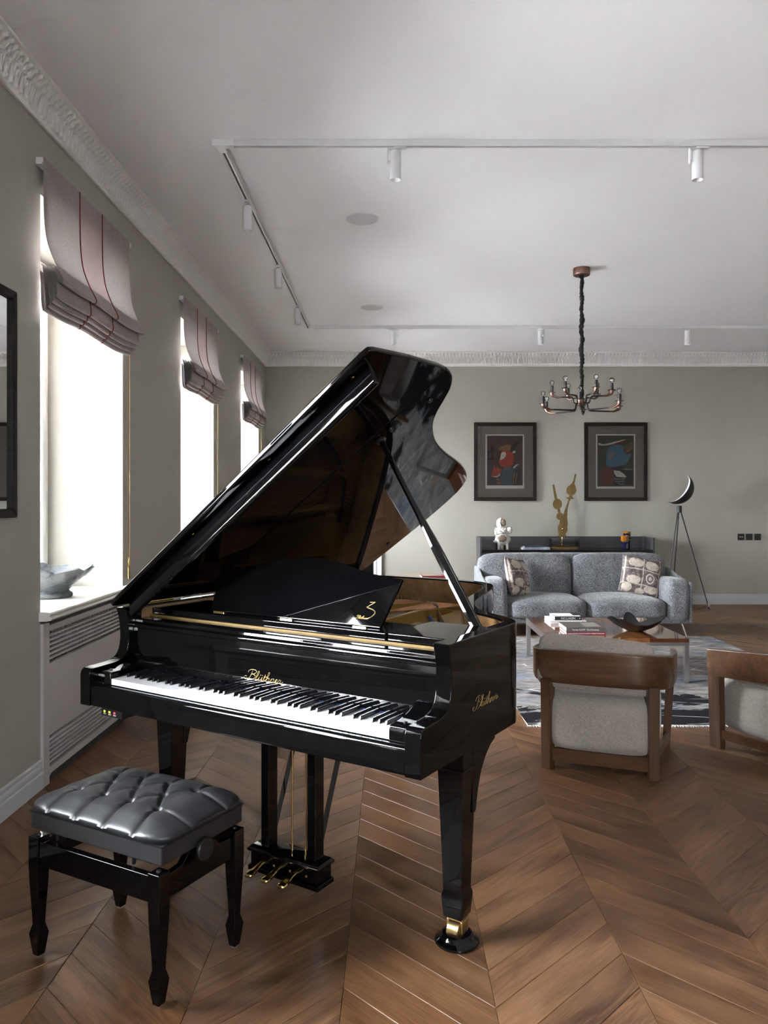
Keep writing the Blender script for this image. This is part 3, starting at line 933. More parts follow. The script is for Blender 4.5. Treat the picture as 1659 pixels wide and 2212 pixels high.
# ---- roman blinds
BLINDS = {2: 'nearest of the three', 3: 'middle of the three', 4: 'farthest, next to the back wall', 1: 'behind the photographer', 0: 'rearmost of all'}
def blind(y0, which):
    Y0 = y0 - 0.05
    L = 1.22
    root = empty('roman_blind', (XW, Y0, 3.06), 0, 'mauve roman blind with red piped centre panel, ' + which, 'blind', 'roman blinds at the windows')
    z = lambda v: v - 3.06
    MB().prism([(0, 0), (0.036, 0), (0.036, -0.022), (0.026, -0.034), (0, -0.034)], 'y', 0.0, L + 0.03).build('head_rail', M['track'], root, 0.002)
    pr = [(0.037, z(3.062)), (0.038, z(2.90)), (0.040, z(2.78)), (0.054, z(2.66)), (0.090, z(2.56)), (0.124, z(2.495)), (0.131, z(2.472)), (0.122, z(2.462)), (0.108, z(2.47)), (0.096, z(2.505)), (0.086, z(2.545))]
    for k in range(4):
        x = 0.084 - 0.019 * k
        zb = (2.398, 2.372, 2.350, 2.330)[k]
        pr += [(x - 0.001, z(2.545)), (x + 0.006, z(2.53)), (x + 0.017, z(zb + 0.025)), (x + 0.015, z(zb)), (x + 0.004, z(zb)), (x - 0.004, z(zb + 0.05)), (x - 0.008, z(2.52))]
    P2d = catmull([(a, 0, b) for a, b in pr], 5)
    m = len(P2d)
    def surf(s, t, off=0.0):
        # s along the wall 0..L, t index along the profile
        f = t * (m - 1); i = min(int(f), m - 2); q = f - i
        p = P2d[i].lerp(P2d[i + 1], q)
        drop = max(0.0, min(1.0, (0.35 - (p.z + 0.0)) * 1.6 - 0.56)) if False else max(0.0, min(1.0, (-p.z - 0.38) / 0.2))
        u = s / L
        wob = 0.014 * math.sin(PI * 3 * u + 0.6) * drop + 0.010 * (0.5 - abs(u - 0.5)) * 2 * drop
        wx = (0.012 * math.sin(2 * PI * u * 1.5 + 0.4) - 0.004) * drop
        return (p.x + wx * 0.6 + off, s + (0.006 * math.sin(9 * p.z + 1) * drop), p.z - wob * 0.8)
    A, Bq = 0.43, 0.75
    for nm, a, b, mt in (('side_panel', 0.0, A, 'blind'), ('centre_panel', A, Bq, 'blind_mid'), ('side_panel', Bq, L, 'blind')):
        MB().grid(lambda i, j: surf(a + (b - a) * i, j), 14, m * 2 - 2).build(nm, M[mt], root, smooth=80)
    for sx in (A, Bq):
        MB().tube([surf(sx, k / (m * 2 - 2), 0.001) for k in range(m * 2 - 1)], 0.0042, 6).build('piping', M['red_piping'], root, smooth=60)
    # beaded control chain at the far side with its brass weight
    ch = MB()
    for dx in (0.020, 0.034):
        ch.tube([(dx, L + 0.010, -0.03), (dx, L + 0.010, -1.2), (dx, L + 0.010, -2.05)], 0.0020, 5)
    ch.build('control_chain', M['brass_dull'], root)
    MB().lathe([(0.003, -2.16), (0.009, -2.155), (0.009, -2.05), (0.006, -2.03), (0.003, -2.02)], 0.027, L + 0.010, 12).build('chain_weight', M['brass'], root, smooth=50)
    return root
for k in (2, 3, 4, 1): blind(WIN0[k], BLINDS[k])

# ---- ceiling track (one rail round the room) and its spotlights
TRX, TRY0, TRY1 = -0.957, 4.30, 8.83
tr = empty('track_rail', (TRX, TRY0, ZC), 0, 'white ceiling track bent round the room in a rectangle', 'light track')
def rail(name, x0, y0, x1, y1):
    mb = MB()
    h, wd, g = 0.036, 0.018, 0.006
    if abs(y1 - y0) > abs(x1 - x0):
        mb.prism([(-wd, 0), (wd, 0), (wd, -h), (g, -h), (g, -0.016), (-g, -0.016), (-g, -h), (-wd, -h)], 'y', y0, y1)
        gb = MB().box(-g, g, y0 + 0.03, y1 - 0.03, -0.020, -0.0158)
    else:
        mb.prism([(y0 - wd, 0), (y0 + wd, 0), (y0 + wd, -h), (y0 + g, -h), (y0 + g, -0.016), (y0 - g, -0.016), (y0 - g, -h), (y0 - wd, -h)], 'x', x0, x1)
        gb = MB().box(x0 + 0.03, x1 - 0.03, y0 - g, y0 + g, -0.020, -0.0158)
    o = mb.build(name, M['track'], tr, 0.0015)
    gb.build('contact_strip', M['groove'], o)
rail('rail', 0, 0.0, 0, TRY1 - TRY0)
rail('rail', -0.018, 0.0, 6.2, 0.0)
rail('rail', -0.018, TRY1 - TRY0, 6.2, TRY1 - TRY0)
MB().prism([(-0.045, -0.0215), (0.075, -0.0215), (0.075, 0.0215), (0.0215, 0.0215), (0.0215, 0.075), (-0.0215, 0.075), (-0.0215, 0.0215), (-0.045, 0.0215)], 'z', -0.0375, 0).build('corner_joint', M['white'], tr, 0.0015)
MB().box(-0.0215, 0.075, -0.0215, 0.0215, -0.0375, 0).build('corner_joint', M['white'], tr, 0.0015).location = (0, TRY1 - TRY0, 0)

def spot(x, y, rz, label):
    root = empty('track_spotlight', (x, y, ZC - 0.036), rz, label, 'spotlight', 'white track spotlights')
    MB().box(-0.012, 0.062, -0.014, 0.014, -0.012, 0.0).build('adapter', M['track'], root, 0.003)
    MB().box(-0.048, -0.040, -0.011, 0.011, -0.095, -0.006).box(-0.048, 0.012, -0.011, 0.011, -0.014, -0.006).build('bracket', M['track'], root, 0.002)
    MB().tube([(-0.042, 0, -0.085), (-0.028, 0, -0.085)], 0.007, 10).build('pivot', M['track'], root)
    c = MB()
    r, zt, zb = 0.0305, -0.024, -0.185
    prof = [(0.001, zt), (r - 0.003, zt), (r, zt - 0.003), (r, zb), (r - 0.0025, zb), (r - 0.012, zb + 0.022), (0.001, zb + 0.024)]
    c.lathe(prof, 0, 0, 28, True)
    c.build('lamp_barrel', M['track'], root, smooth=45)
    return root
spot(0.022, TRY0, 0, 'white spotlight on the front ceiling rail, left one nearest the photographer')
spot(1.713, TRY0, 0, 'white spotlight on the front ceiling rail at the right edge of the photo')
spot(TRX, 5.105, -PI / 2, 'white spotlight on the left ceiling rail, nearest of the three in that row')
spot(TRX, 6.48, -PI / 2, 'white spotlight on the left ceiling rail, middle of the three in that row')
spot(TRX, 7.82, -PI / 2, 'white spotlight on the left ceiling rail, next to the far corner')
spot(0.027, TRY1, PI, 'white spotlight on the far ceiling rail above the raised piano lid')
spot(1.714, TRY1, 2.2, 'white spotlight on the far ceiling rail just left of the chandelier cord')
spot(3.40, TRY1, PI, 'white spotlight on the far ceiling rail right of the chandelier')

def ceiling_speaker(x, y, label):
    root = empty('ceiling_speaker', (x, y, ZC), 0, label, 'speaker', 'round ceiling speakers')
    R = 0.119
    MB().lathe([(R, 0), (R, -0.004), (R - 0.003, -0.006), (R - 0.006, -0.004), (R - 0.006, 0)], 0, 0, 64, False).build('rim', M['white'], root, smooth=40)
    MB().lathe([(0.001, -0.0035), (R - 0.006, -0.0035), (R - 0.006, 0), (0.001, 0)], 0, 0, 64).build('grille', M['speaker'], root, smooth=40)
ceiling_speaker(-0.212, 5.49, 'round flush ceiling speaker nearer the photographer')
ceiling_speaker(-0.207, 8.00, 'round flush ceiling speaker farther away near the far rail')

# ================================================================== THE GRAND PIANO
PA = -math.atan2(0.536, 0.844)
PO = (-0.0074, 2.189)
piano = empty('grand_piano', (PO[0], PO[1], 0), PA, 'polished black grand piano with raised lid and open keyboard', 'piano')
XL, XRt = -1.349, 0.128
ZT, ZB = 0.985, 0.64
AT = 0.053
PB = M['piano']

# lid outline measured on the lid (distance from the hinge, distance from the key fronts)
LID = [(1.500, 0.10), (1.515, 0.30), (1.518, 0.50), (1.513, 0.57), (1.503, 0.615), (1.482, 0.660), (1.437, 0.712), (1.378, 0.753), (1.316, 0.792), (1.261, 0.840), (1.215, 0.900),
       (1.162, 0.990), (1.115, 1.102), (1.068, 1.251), (1.026, 1.412), (0.984, 1.545), (0.941, 1.644), (0.893, 1.714), (0.826, 1.762), (0.742, 1.790), (0.55, 1.812), (0.30, 1.815), (0.12, 1.812), (0.03, 1.80), (0.0, 1.77)]
# rim outline in plan (outer face), a touch inside the lid edge
rim_pts = []
for (r, v) in LID[2:]:
    rim_pts.append((min(XL + r - 0.022 + 0.0, XRt), v - 0.014))
rim_pts = [(XRt, 0.20), (XRt, 0.40)] + rim_pts[0:1] + rim_pts[1:]
rim_s = [(p.x, p.y) for p in catmull([(a, b, 0) for a, b in rim_pts], 3)]
rim_s = [(min(max(a, XL), XRt), b) for a, b in rim_s]
rim_s += [(XL, 1.5), (XL, 1.0), (XL, 0.20)]
def offset_path(P, d):
    out = []
    n = len(P)
    for i in range(n):
        a = Vector(P[max(i - 1, 0)]); b = Vector(P[min(i + 1, n - 1)])
        t = (b - a).normalized()
        nn = Vector((-t.y, t.x))        # left of travel = inside
        out.append((P[i][0] + nn.x * d, P[i][1] + nn.y * d))
    return out
def ring_wall(path, d0, d1, z0, z1):
    o = offset_path(path, d0) if d0 else path
    i = offset_path(path, d1)
    mb = MB()
    rings = []
    for p, q in zip(o, i):
        rings.append([(p[0], p[1], z0), (p[0], p[1], z1), (q[0], q[1], z1), (q[0], q[1], z0)])
    return mb.loft(rings, True, True)
ring_wall(rim_s, 0, 0.046, ZB, ZT).build('rim', PB, piano, 0.006, 3)
ring_wall(rim_s, 0.0465, 0.056, 0.80, ZT - 0.006).build('rim_lining', M['veneer'], piano, smooth=40)
# lower case: wooden under-frame closing the belly
inner = offset_path(rim_s, 0.05)
MB().prism(inner, 'z', ZB + 0.06, ZB + 0.08).build('belly_board', M['black_satin'], piano)

# arms (cheeks)
cheek = [(-0.040, ZB), (-0.040, 0.752), (-0.036, 0.766), (-0.028, 0.774), (-0.016, 0.777), (0.035, 0.780), (0.075, 0.783), (0.098, 0.789), (0.116, 0.799), (0.1285, 0.817), (0.1365, 0.845), (0.1385, 0.880), (0.135, 0.925), (0.127, 0.962), (0.119, ZT), (0.205, ZT), (0.205, ZB)]
ck = catmull([(a, b, 0) for a, b in cheek[1:15]], 4)
cheek_s = [cheek[0]] + [(p.x, p.y) for p in ck] + cheek[15:]
for xa, xb in ((XRt - AT, XRt), (XL, XL + AT)):
    MB().prism(cheek_s, 'x', xa, xb).build('arm', PB, piano, 0.003, 3, smooth=35)
# key bed and key slip
B('key_bed', XL + AT, XRt - AT, -0.012, 0.55, ZB, ZB + 0.045, PB, piano)
MB().prism([(-0.034, ZB + 0.001), (-0.034, 0.700), (-0.030, 0.714), (-0.022, 0.720), (-0.006, 0.720), (-0.006, ZB + 0.001)], 'x', XL + AT + 0.0005, XRt - AT - 0.0005).build('key_slip', PB, piano, 0.004, 3)

# keys: 52 white, 36 black, each its own piece
NW = 52
KW = 1.221 / NW
ZK = 0.743
order = 'ABCDEFG'
has_sharp = {'A': True, 'B': False, 'C': True, 'D': True, 'E': False, 'F': True, 'G': True}
wk = MB().box(0.0005, KW - 0.0005, 0.0, 0.155, ZK - 0.022, ZK).mesh('white_key', M['key_white'])
kp = [(0.0, ZK - 0.004), (0.006, ZK + 0.011), (0.011, ZK + 0.0125), (0.105, ZK + 0.0125), (0.105, ZK - 0.004)]
bk = MB()
w0, w1 = 0.0055, 0.0042
bk.loft([[(-w0, 0.0, ZK - 0.003), (w0, 0.0, ZK - 0.003), (w1, 0.007, ZK + 0.0115), (-w1, 0.007, ZK + 0.0115)], [(-w0, 0.105, ZK - 0.003), (w0, 0.105, ZK - 0.003), (w1, 0.105, ZK + 0.0125), (-w1, 0.105, ZK + 0.0125)]])
bkm = bk.mesh('black_key', M['key_black'])
for i in range(NW):
    o = link_mesh('white_key', wk, piano, (-1.221 + i * KW, 0, 0))
    md = o.modifiers.new('bevel', 'BEVEL'); md.width = 0.0011; md.segments = 2
    note = order[i % 7]
    if has_sharp[note] and i < NW - 1:
        shift = {'A': 0.0018, 'C': -0.0018, 'D': 0.0018, 'F': -0.002, 'G': 0.0}[note]
        o = link_mesh('black_key', bkm, piano, (-1.221 + (i + 1) * KW + shift, 0.050, 0))
        md = o.modifiers.new('bevel', 'BEVEL'); md.width = 0.0013; md.segments = 2
B('key_felt', -1.221, 0, 0.153, 0.158, ZK - 0.02, ZK + 0.004, M['blue_felt'], piano)
# end blocks beside the keys
for sx, xa, xb in ((1, 0.001, XRt - AT), (-1, XL + AT, -1.222)):
    blk = MB().prism([(-0.004, 0.700), (-0.004, 0.755), (0.0, 0.763), (0.008, 0.766), (0.050, 0.767), (0.10, 0.778), (0.150, 0.800), (0.158, 0.80), (0.158, 0.700)], 'x', xa, xb).build('key_block', PB, piano, 0.004, 3)
    MB().lathe([(0.0015, 0.772), (0.006, 0.771), (0.006, 0.766), (0.0015, 0.764)], (xa + xb) / 2, 0.028, 12).build('block_screw', M['black_satin'], blk, smooth=40)

# fallboard (open) and the ledge above it
fb = MB().prism([(0.160, ZK + 0.002), (0.161, 0.905), (0.164, 0.916), (0.203, 0.916), (0.203, ZK + 0.002)], 'x', XL + AT + 0.0005, XRt - AT - 0.0005).build('fallboard', PB, piano, 0.003, 3)
sg = script_mb(0.186, 0.036, 0.0013)
slope = 0.0
Ms = Matrix.Translation((-0.618, 0.1598, 0.778)) @ Matrix.Rotation(PI / 2 - slope, 4, 'X')
lg = sg.xform(Ms).build('maker_lettering', M['gold_leaf'], fb, smooth=60)
tag(lg, label='gilt script lettering')
MB().prism([(0.160, 0.905), (0.154, 0.909), (0.152, 0.916), (0.154, 0.922), (0.160, 0.925), (0.170, 0.926), (0.172, 0.937), (0.176, 0.940), (0.236, 0.941), (0.236, 0.905)], 'x', XL + AT + 0.001, XRt - AT - 0.001).build('fallboard_moulding', PB, piano, 0.002, 3, smooth=50)
B('inner_bar', XL + AT + 0.002, XRt - AT - 0.002, 0.240, 0.246, 0.90, 0.9475, M['gilt_dim'], piano)

# music shelf: two side slides and a middle shelf, the desk hinged on it
SH0, SH1 = 0.248, 0.535
B('shelf_slide', XL + AT + 0.003, -1.075, SH0, SH1, 0.948, 0.974, PB, piano, 0.004, 3)
B('shelf_slide', -0.165, XRt - AT - 0.003, SH0, SH1, 0.948, 0.974, PB, piano, 0.004, 3)
B('music_shelf', -1.072, -0.168, SH0 - 0.006, 0.44, 0.948, 0.974, PB, piano, 0.004, 3)
# music desk leaning back
DC, DW0, DW1 = -0.622, 0.395, 0.425
lean = math.atan2(0.6, 1.0)
top = [(-DW1, 0.185), (-DW1 * 0.86, 0.190), (-DW1 * 0.66, 0.200), (-DW1 * 0.42, 0.226), (-DW1 * 0.2, 0.242), (0, 0.247), (DW1 * 0.2, 0.242), (DW1 * 0.42, 0.226), (DW1 * 0.66, 0.200), (DW1 * 0.86, 0.190), (DW1, 0.185)]
tp = [(p.x, p.y) for p in catmull([(a, b, 0) for a, b in top], 4)]
poly = [(-DW0, 0.0)] + tp + [(DW0, 0.0)]
Md = Matrix.Translation((DC, 0.298, 0.977)) @ Matrix.Rotation(PI / 2 - lean, 4, 'X')
desk = MB().prism(poly, 'z', -0.014, 0.0).xform(Md).build('music_desk', PB, piano, 0.004, 3, smooth=35)
for hx in (-0.335, 0.0, 0.32):
    MB().box(hx - 0.028, hx + 0.028, -0.006, 0.006, -0.001, 0.004).xform(Matrix.Translation((DC, 0.290, 0.9745))).build('desk_hinge', M['brass'], desk, 0.001)
# gilt emblem: a flowing figure three and a small signature
em = MB()
z3 = catmull([(-0.020, 0.044, 0), (-0.004, 0.045, 0), (0.000, 0.0445, 0), (-0.022, 0.028, 0), (-0.025, 0.0245, 0), (0.0, 0.018, 0), (0.013, 0.008, 0), (0.006, -0.006, 0), (-0.012, -0.018, 0)], 5)
em.tube(z3, [0.0011 if k < 12 else 0.0011 + 0.0007 * math.sin(PI * (k - 12) / (len(z3) - 12)) for k in range(len(z3))], 6)
em.xform(Matrix.Translation((0.345, 0.045, 0.0006)))
sg2 = script_mb(0.055, 0.013, 0.0006).xform(Matrix.Translation((0.310, 0.026, 0.0006)))
em.add(sg2.v, sg2.f)
tag(em.xform(Md).build('desk_emblem', M['gold_leaf'], desk, smooth=60), label='gilt emblem and signature')

# lettering on the curved side
side_lg = script_mb(0.192, 0.040, 0.0012).xform(Matrix.Translation((XRt + 0.0006, 0.368, 0.757)) @ Matrix.Rotation(PI / 2, 4, 'Z') @ Matrix.Rotation(PI / 2, 4, 'X'))
tag(side_lg.build('side_lettering', M['brass_dull'], piano, smooth=60), label='faint gilt script lettering on the curved side')

# ---- inside: soundboard, cast plate, strings, dampers
inn = offset_path(rim_s, 0.057)
MB().prism([p for p in inn if p[1] > 0.57] + [(XL + 0.058, 0.56), (XRt - 0.058, 0.56)], 'z', 0.800, 0.806).build('soundboard', M['soundboard'], piano)
ib = offset_path(rim_s, 0.06)
def inside_ring(d0, d1, z0, z1):
    P = [p for p in rim_s if p[1] > 0.45]
    o = offset_path(P, d0); i = offset_path(P, d1)
    return MB().loft([[(p[0], p[1], z0), (p[0], p[1], z1), (q[0], q[1], z1 + 0.008), (q[0], q[1], z0)] for p, q in zip(o, i)], True, True)
plate = inside_ring(0.062, 0.300, 0.838, 0.852).build('cast_plate', M['plate'], piano, 0.004, 2)
# pin block field at the front, struts running to the tail
pbk = MB()
pbk.prism([(XL + 0.06, 0.27), (XRt - 0.06, 0.27), (XRt - 0.06, 0.56), (-0.25, 0.60), (-0.70, 0.68), (XL + 0.06, 0.80)], 'z', 0.846, 0.862)
pbk.build('pin_block_plate', M['plate'], plate, 0.004, 2)
tag(plate, label='bronze painted cast iron frame')
def strut(x0, y0, x1, y1, wd=0.034, h=0.058):
    a, b = Vector((x0, y0, 0)), Vector((x1, y1, 0))
    t = (b - a).normalized(); n = Vector((-t.y, t.x, 0))
    rings = []
    for f, hh in ((0, 0.004), (0.05, h * 0.8), (0.2, h), (0.6, h), (0.9, h * 0.6), (1.0, 0.0)):
        c = a.lerp(b, f)
        rings.append([tuple(c - n * wd / 2 + Vector((0, 0, 0.85))), tuple(c - n * wd * 0.36 + Vector((0, 0, 0.85 + hh))), tuple(c + n * wd * 0.36 + Vector((0, 0, 0.85 + hh))), tuple(c + n * wd / 2 + Vector((0, 0, 0.85)))])
    return MB().loft(rings).build('plate_strut', M['plate'], plate, 0.003, 2)
for s_ in ((-0.045, 0.50, -0.12, 0.74), (-0.30, 0.56, -0.36, 1.04), (-0.55, 0.60, -0.60, 1.52), (-0.80, 0.66, -0.80, 1.66), (-1.05, 0.72, -0.98, 1.66)):
    strut(*s_)
# embossed oval shield on the plate
MB().lathe([(0.001, 0.8665), (0.05, 0.8665), (0.054, 0.864), (0.054, 0.860), (0.001, 0.860)], 0, 0, 24).xform(Matrix.Translation((-0.17, 0.585, 0)) @ Matrix.Diagonal((1.0, 0.62, 1, 1))).build('plate_shield', M['brass_dull'], plate, smooth=40)
# tuning pins
pins = MB()
for i in range(72):
    u = XL + 0.10 + i * (XRt - XL - 0.2) / 71
    for r_ in range(3):
        v = 0.36 + 0.05 * r_ + 0.012 * (i % 2)
        pins.tube([(u, v, 0.862), (u, v, 0.885)], 0.0035, 5)
tag(pins.build('tuning_pins', M['steel'], piano), kind='stuff')
# strings: treble fan and copper wound bass crossing over it
def bent_x(v):
    # inner side of the rim at depth v
    best = XRt
    for k in range(len(LID) - 1):
        (r0, v0), (r1, v1) = LID[k], LID[k + 1]
        if v0 <= v <= v1 and v1 > v0:
            best = XL + r0 + (r1 - r0) * (v - v0) / (v1 - v0)
            break
    return best
st = MB()
for i in range(64):
    f = i / 63
    u0 = -1.00 + 0.98 * f
    v1 = 1.60 - 0.93 * f ** 0.75
    u1 = min(u0 - 0.02 + 0.10 * (1 - f), bent_x(v1) - 0.17)
    st.tube([(u0, 0.50, 0.872), (u1, v1, 0.862)], 0.0007, 3, False)
tag(st.build('treble_strings', M['string'], piano), kind='stuff')
st = MB()
for i in range(26):
    f = i / 25
    st.tube([(-1.26 + 0.22 * f, 0.62, 0.888), (-0.98 + 0.42 * f, 1.66 - 0.02 * f, 0.876)], 0.0016, 4, False)
tag(st.build('bass_strings', M['copper_string'], piano), kind='stuff')
# strings: felt and bridge pins along the tail
fe = catmull([(-0.42, 1.02, 0.868), (-0.58, 1.25, 0.868), (-0.70, 1.44, 0.868), (-0.86, 1.58, 0.868), (-1.08, 1.63, 0.868)], 6)
MB().tube(fe, 0.011, 6).xform(Matrix.Translation((0, 0, 0.3)) @ Matrix.Diagonal((1, 1, 0.655, 1))).build('string_felt', M['blue_felt'], piano, smooth=40)
hp = MB()
for p in catmull([(-0.38, 1.03, 0.872), (-0.54, 1.27, 0.872), (-0.66, 1.47, 0.872), (-0.84, 1.62, 0.872), (-1.10, 1.68, 0.872)], 12):
    hp.tube([(p.x, p.y, 0.85), (p.x, p.y, 0.892)], 0.0022, 5)
tag(hp.build('hitch_pins', M['string'], piano), kind='stuff')
dm = MB()
for i in range(66):
    f = i / 65
    u = -1.24 + 1.12 * f
    dm.box(u, u + 0.011, 0.545 + 0.10 * (1 - f), 0.60 + 0.12 * (1 - f), 0.878, 0.898)
tag(dm.build('dampers', M['black_satin'], piano), kind='stuff')

# ---- the lid, opened to 35.5 degrees on the spine
TH = math.radians(35.5)
HZ = 0.990
Ml = Matrix(((math.cos(TH), 0, -math.sin(TH), XL), (0, 1, 0, 0), (math.sin(TH), 0, math.cos(TH), HZ), (0, 0, 0, 1)))
FOLD = 0.566
out = [(p.x, p.y) for p in catmull([(r, v, 0) for r, v in LID[2:]], 4)]
flap = [(-0.004, 0.104), (0.02, 0.098), (1.47, 0.092), (1.497, 0.098), (1.503, 0.12), (1.515, 0.30), (1.518, 0.50), (1.5135, FOLD - 0.0012), (-0.004, FOLD - 0.0012)]
main_ = [(1.5135, FOLD + 0.0012)] + [p for p in out if p[1] > FOLD + 0.004] + [(-0.004, 1.75), (-0.004, FOLD + 0.0012)]
lid = MB().prism(main_, 'z', 0.0, 0.021).xform(Ml).build('lid', PB, piano, 0.007, 3, smooth=30)
fl = MB().prism(flap, 'z', 0.0, 0.021).xform(Ml).build('lid_front_flap', PB, piano, 0.007, 3, smooth=30)
MB().prism([(0.140, 0.0), (0.111, -0.072), (0.111, -0.079), (0.115, -0.085), (0.122, -0.087), (0.134, -0.085), (0.138, -0.078), (0.158, 0.0)], 'x', 0.062, 1.449).xform(Ml).build('front_lip', PB, fl, 0.003, 3)
for r_ in (0.50, 0.95, 1.38):
    MB().lathe([(0.001, -0.004), (0.006, -0.003), (0.008, 0.0), (0.001, 0.0)], r_, 0.145, 12).xform(Ml).build('lid_stud', M['brass'], fl, smooth=40)
for (r_, v_) in ((0.18, 0.20), (0.85, 0.22), (1.18, 0.62), (0.30, 1.72), (1.36, 0.66)):
    MB().lathe([(0.001, -0.009), (0.009, -0.008), (0.011, -0.004), (0.011, 0.0), (0.001, 0.0)], r_, v_, 14).xform(Ml).build('lid_buffer', M['black_satin'], lid, smooth=40)
# hinge leaves on the spine
for v_ in (0.35, 0.95, 1.5):
    MB().tube([(XL - 0.004, v_ - 0.06, HZ - 0.002), (XL - 0.004, v_ + 0.06, HZ - 0.002)], 0.005, 8).build('lid_hinge', M['brass'], lid, smooth=50)

# ---- lid prop
base = Vector((0.046, 0.545, 0.905))
rt, vt = 1.119, 0.6205
topv = Ml @ Vector((rt, vt, -0.004))
ax = (topv - base)
Lp = ax.length
zx = ax.normalized()
yx = Vector((0, 1, 0)); yx = (yx - zx * yx.dot(zx)).normalized()
xx = yx.cross(zx)
Mp = Matrix(((xx.x, yx.x, zx.x, base.x), (xx.y, yx.y, zx.y, base.y), (xx.z, yx.z, zx.z, base.z), (0, 0, 0, 1)))
def stickring(t, wx, wy):
    c = 0.3
    return [(a * wx, b * wy, t * Lp) for a, b in ((-1, -c), (-c, -1), (c, -1), (1, -c), (1, c), (c, 1), (-c, 1), (-1, c))]
prop = MB().loft([stickring(0.0, 0.017, 0.027), stickring(0.10, 0.017, 0.028), stickring(0.44, 0.017, 0.028), stickring(0.475, 0.016, 0.026), stickring(0.56, 0.013, 0.0185), stickring(0.62, 0.011, 0.0165), stickring(0.95, 0.010, 0.0135), stickring(0.985, 0.010, 0.013), stickring(1.0, 0.006, 0.008)]).xform(Mp).build('prop_stick', PB, piano, smooth=50)
MB().prism([(-0.0065, 0.02 * Lp), (0.0065, 0.02 * Lp), (0.0065, 0.41 * Lp), (0.004, 0.42 * Lp), (0, 0.424 * Lp), (-0.004, 0.42 * Lp), (-0.0065, 0.41 * Lp)], 'x', 0.0165, 0.0182).xform(Mp).build('prop_slot', M['black_satin'], prop)
MB().lathe([(0.003, 0.0), (0.020, -0.002), (0.022, -0.010), (0.016, -0.016), (0.003, -0.017)], rt, vt, 18).xform(Ml).build('prop_cup', M['black_satin'], lid, smooth=40)

# ---- legs with brass casters
def leg(u, v, bracket):
    def sq(h, z): return [(u - h, v - h, z), (u + h, v - h, z), (u + h, v + h, z), (u - h, v + h, z)]
    lg_ = MB().loft([sq(0.029, 0.083), sq(0.033, 0.09), sq(0.038, 0.148), sq(0.0375, 0.158), sq(0.0335, 0.170), sq(0.034, 0.20), sq(0.046, 0.553), sq(0.047, 0.56)]).build('leg', PB, piano, 0.003, 2)
    MB().box(u - 0.045, u + 0.0465, v - 0.044, v + 0.046, 0.56, ZB - 0.001).build('leg_block', PB, lg_, 0.003)
    if bracket:
        pr = [(v + 0.02, ZB), (v + 0.185, ZB), (v + 0.185, 0.606), (v + 0.150, 0.594), (v + 0.112, 0.566), (v + 0.080, 0.528), (v + 0.060, 0.485), (v + 0.047, 0.44), (v + 0.040, 0.41), (v + 0.02, 0.41)]
        MB().prism(pr, 'x', u - 0.03, u + 0.0475).build('leg_bracket', PB, lg_, 0.003)
    cas = MB()
    cas.box(u - 0.028, u - 0.020, v - 0.018, v + 0.026, 0.034, 0.0735)
    cas.box(u + 0.020, u + 0.028, v - 0.018, v + 0.026, 0.034, 0.0735)
    cas.box(u - 0.028, u + 0.028, v - 0.018, v + 0.026, 0.0735, 0.086)
    cas.build('caster_fork', M['brass_dull'], lg_, 0.002)
    MB().tube([(u - 0.0195, v - 0.012, 0.0435), (u + 0.0195, v - 0.012, 0.0435)], 0.0245, 28).build('caster_wheel', M['brass_dull'], lg_, smooth=40)
    return lg_
LEGS = [(0.045, 0.331, True), (-1.266, 0.331, True), (-1.0, 1.64, False)]
for a in LEGS: leg(*a)
CUPL = ['shiny black caster cup under the front right piano leg', 'shiny black caster cup under the front left piano leg behind the bench', 'shiny black caster cup under the rear piano leg at the tail']
for (u, v, _), lb in zip(LEGS, CUPL):
    x = PO[0] + u * math.cos(PA) - v * math.sin(PA)
    y = PO[1] + u * math.sin(PA) + v * math.cos(PA)
    o = MB().lathe([(0.001, 0.0), (0.068, 0.0), (0.0715, 0.004), (0.070, 0.010), (0.060, 0.017), (0.054, 0.022), (0.050, 0.030), (0.046, 0.032), (0.043, 0.028), (0.041, 0.0185), (0.001, 0.0185)], 0, 0, 48).build('caster_cup', PB, None, smooth=40)
    o.location = (x, y, 0)
    tag(o, lb, 'caster cup', 'caster cups of the piano')

# ---- pedal lyre
lx0, lx1, lv0, lv1 = -0.775, -0.452, 0.250, 0.345
lyre = MB().box(lx0 + 0.008, lx1 - 0.008, lv0 + 0.008, lv1 - 0.006, 0.060, 0.126).build('pedal_lyre', PB, piano, 0.002)
MB().loft([[(lx0 - 0.002 + d, lv0 - 0.002 + d, z), (lx1 + 0.002 - d, lv0 - 0.002 + d, z), (lx1 + 0.002 - d, lv1 + 0.002 - d, z), (lx0 - 0.002 + d, lv1 + 0.002 - d, z)] for d, z in ((0.004, 0.120), (0, 0.124), (0, 0.130), (0.006, 0.136), (0.012, 0.142), (0.018, 0.144))]).build('lyre_top', PB, lyre, 0.0015)
B('lyre_foot', lx0, lx1, lv0, lv1, 0.052, 0.070, PB, lyre, 0.003)
for a in (-0.727, -0.513):
    B('lyre_post', a, a + 0.037, 0.268, 0.318, 0.144, ZB, PB, lyre, 0.003)
    MB().tube([(a + 0.018, 0.315, 0.17), (a + 0.018, 0.50, ZB)], 0.0115, 4).build('lyre_brace', PB, lyre)
for a in (-0.602, -0.540):
    MB().tube([(a, 0.295, 0.14), (a, 0.297, ZB)], 0.0035, 10).build('pedal_rod', M['brass'], lyre, smooth=40)
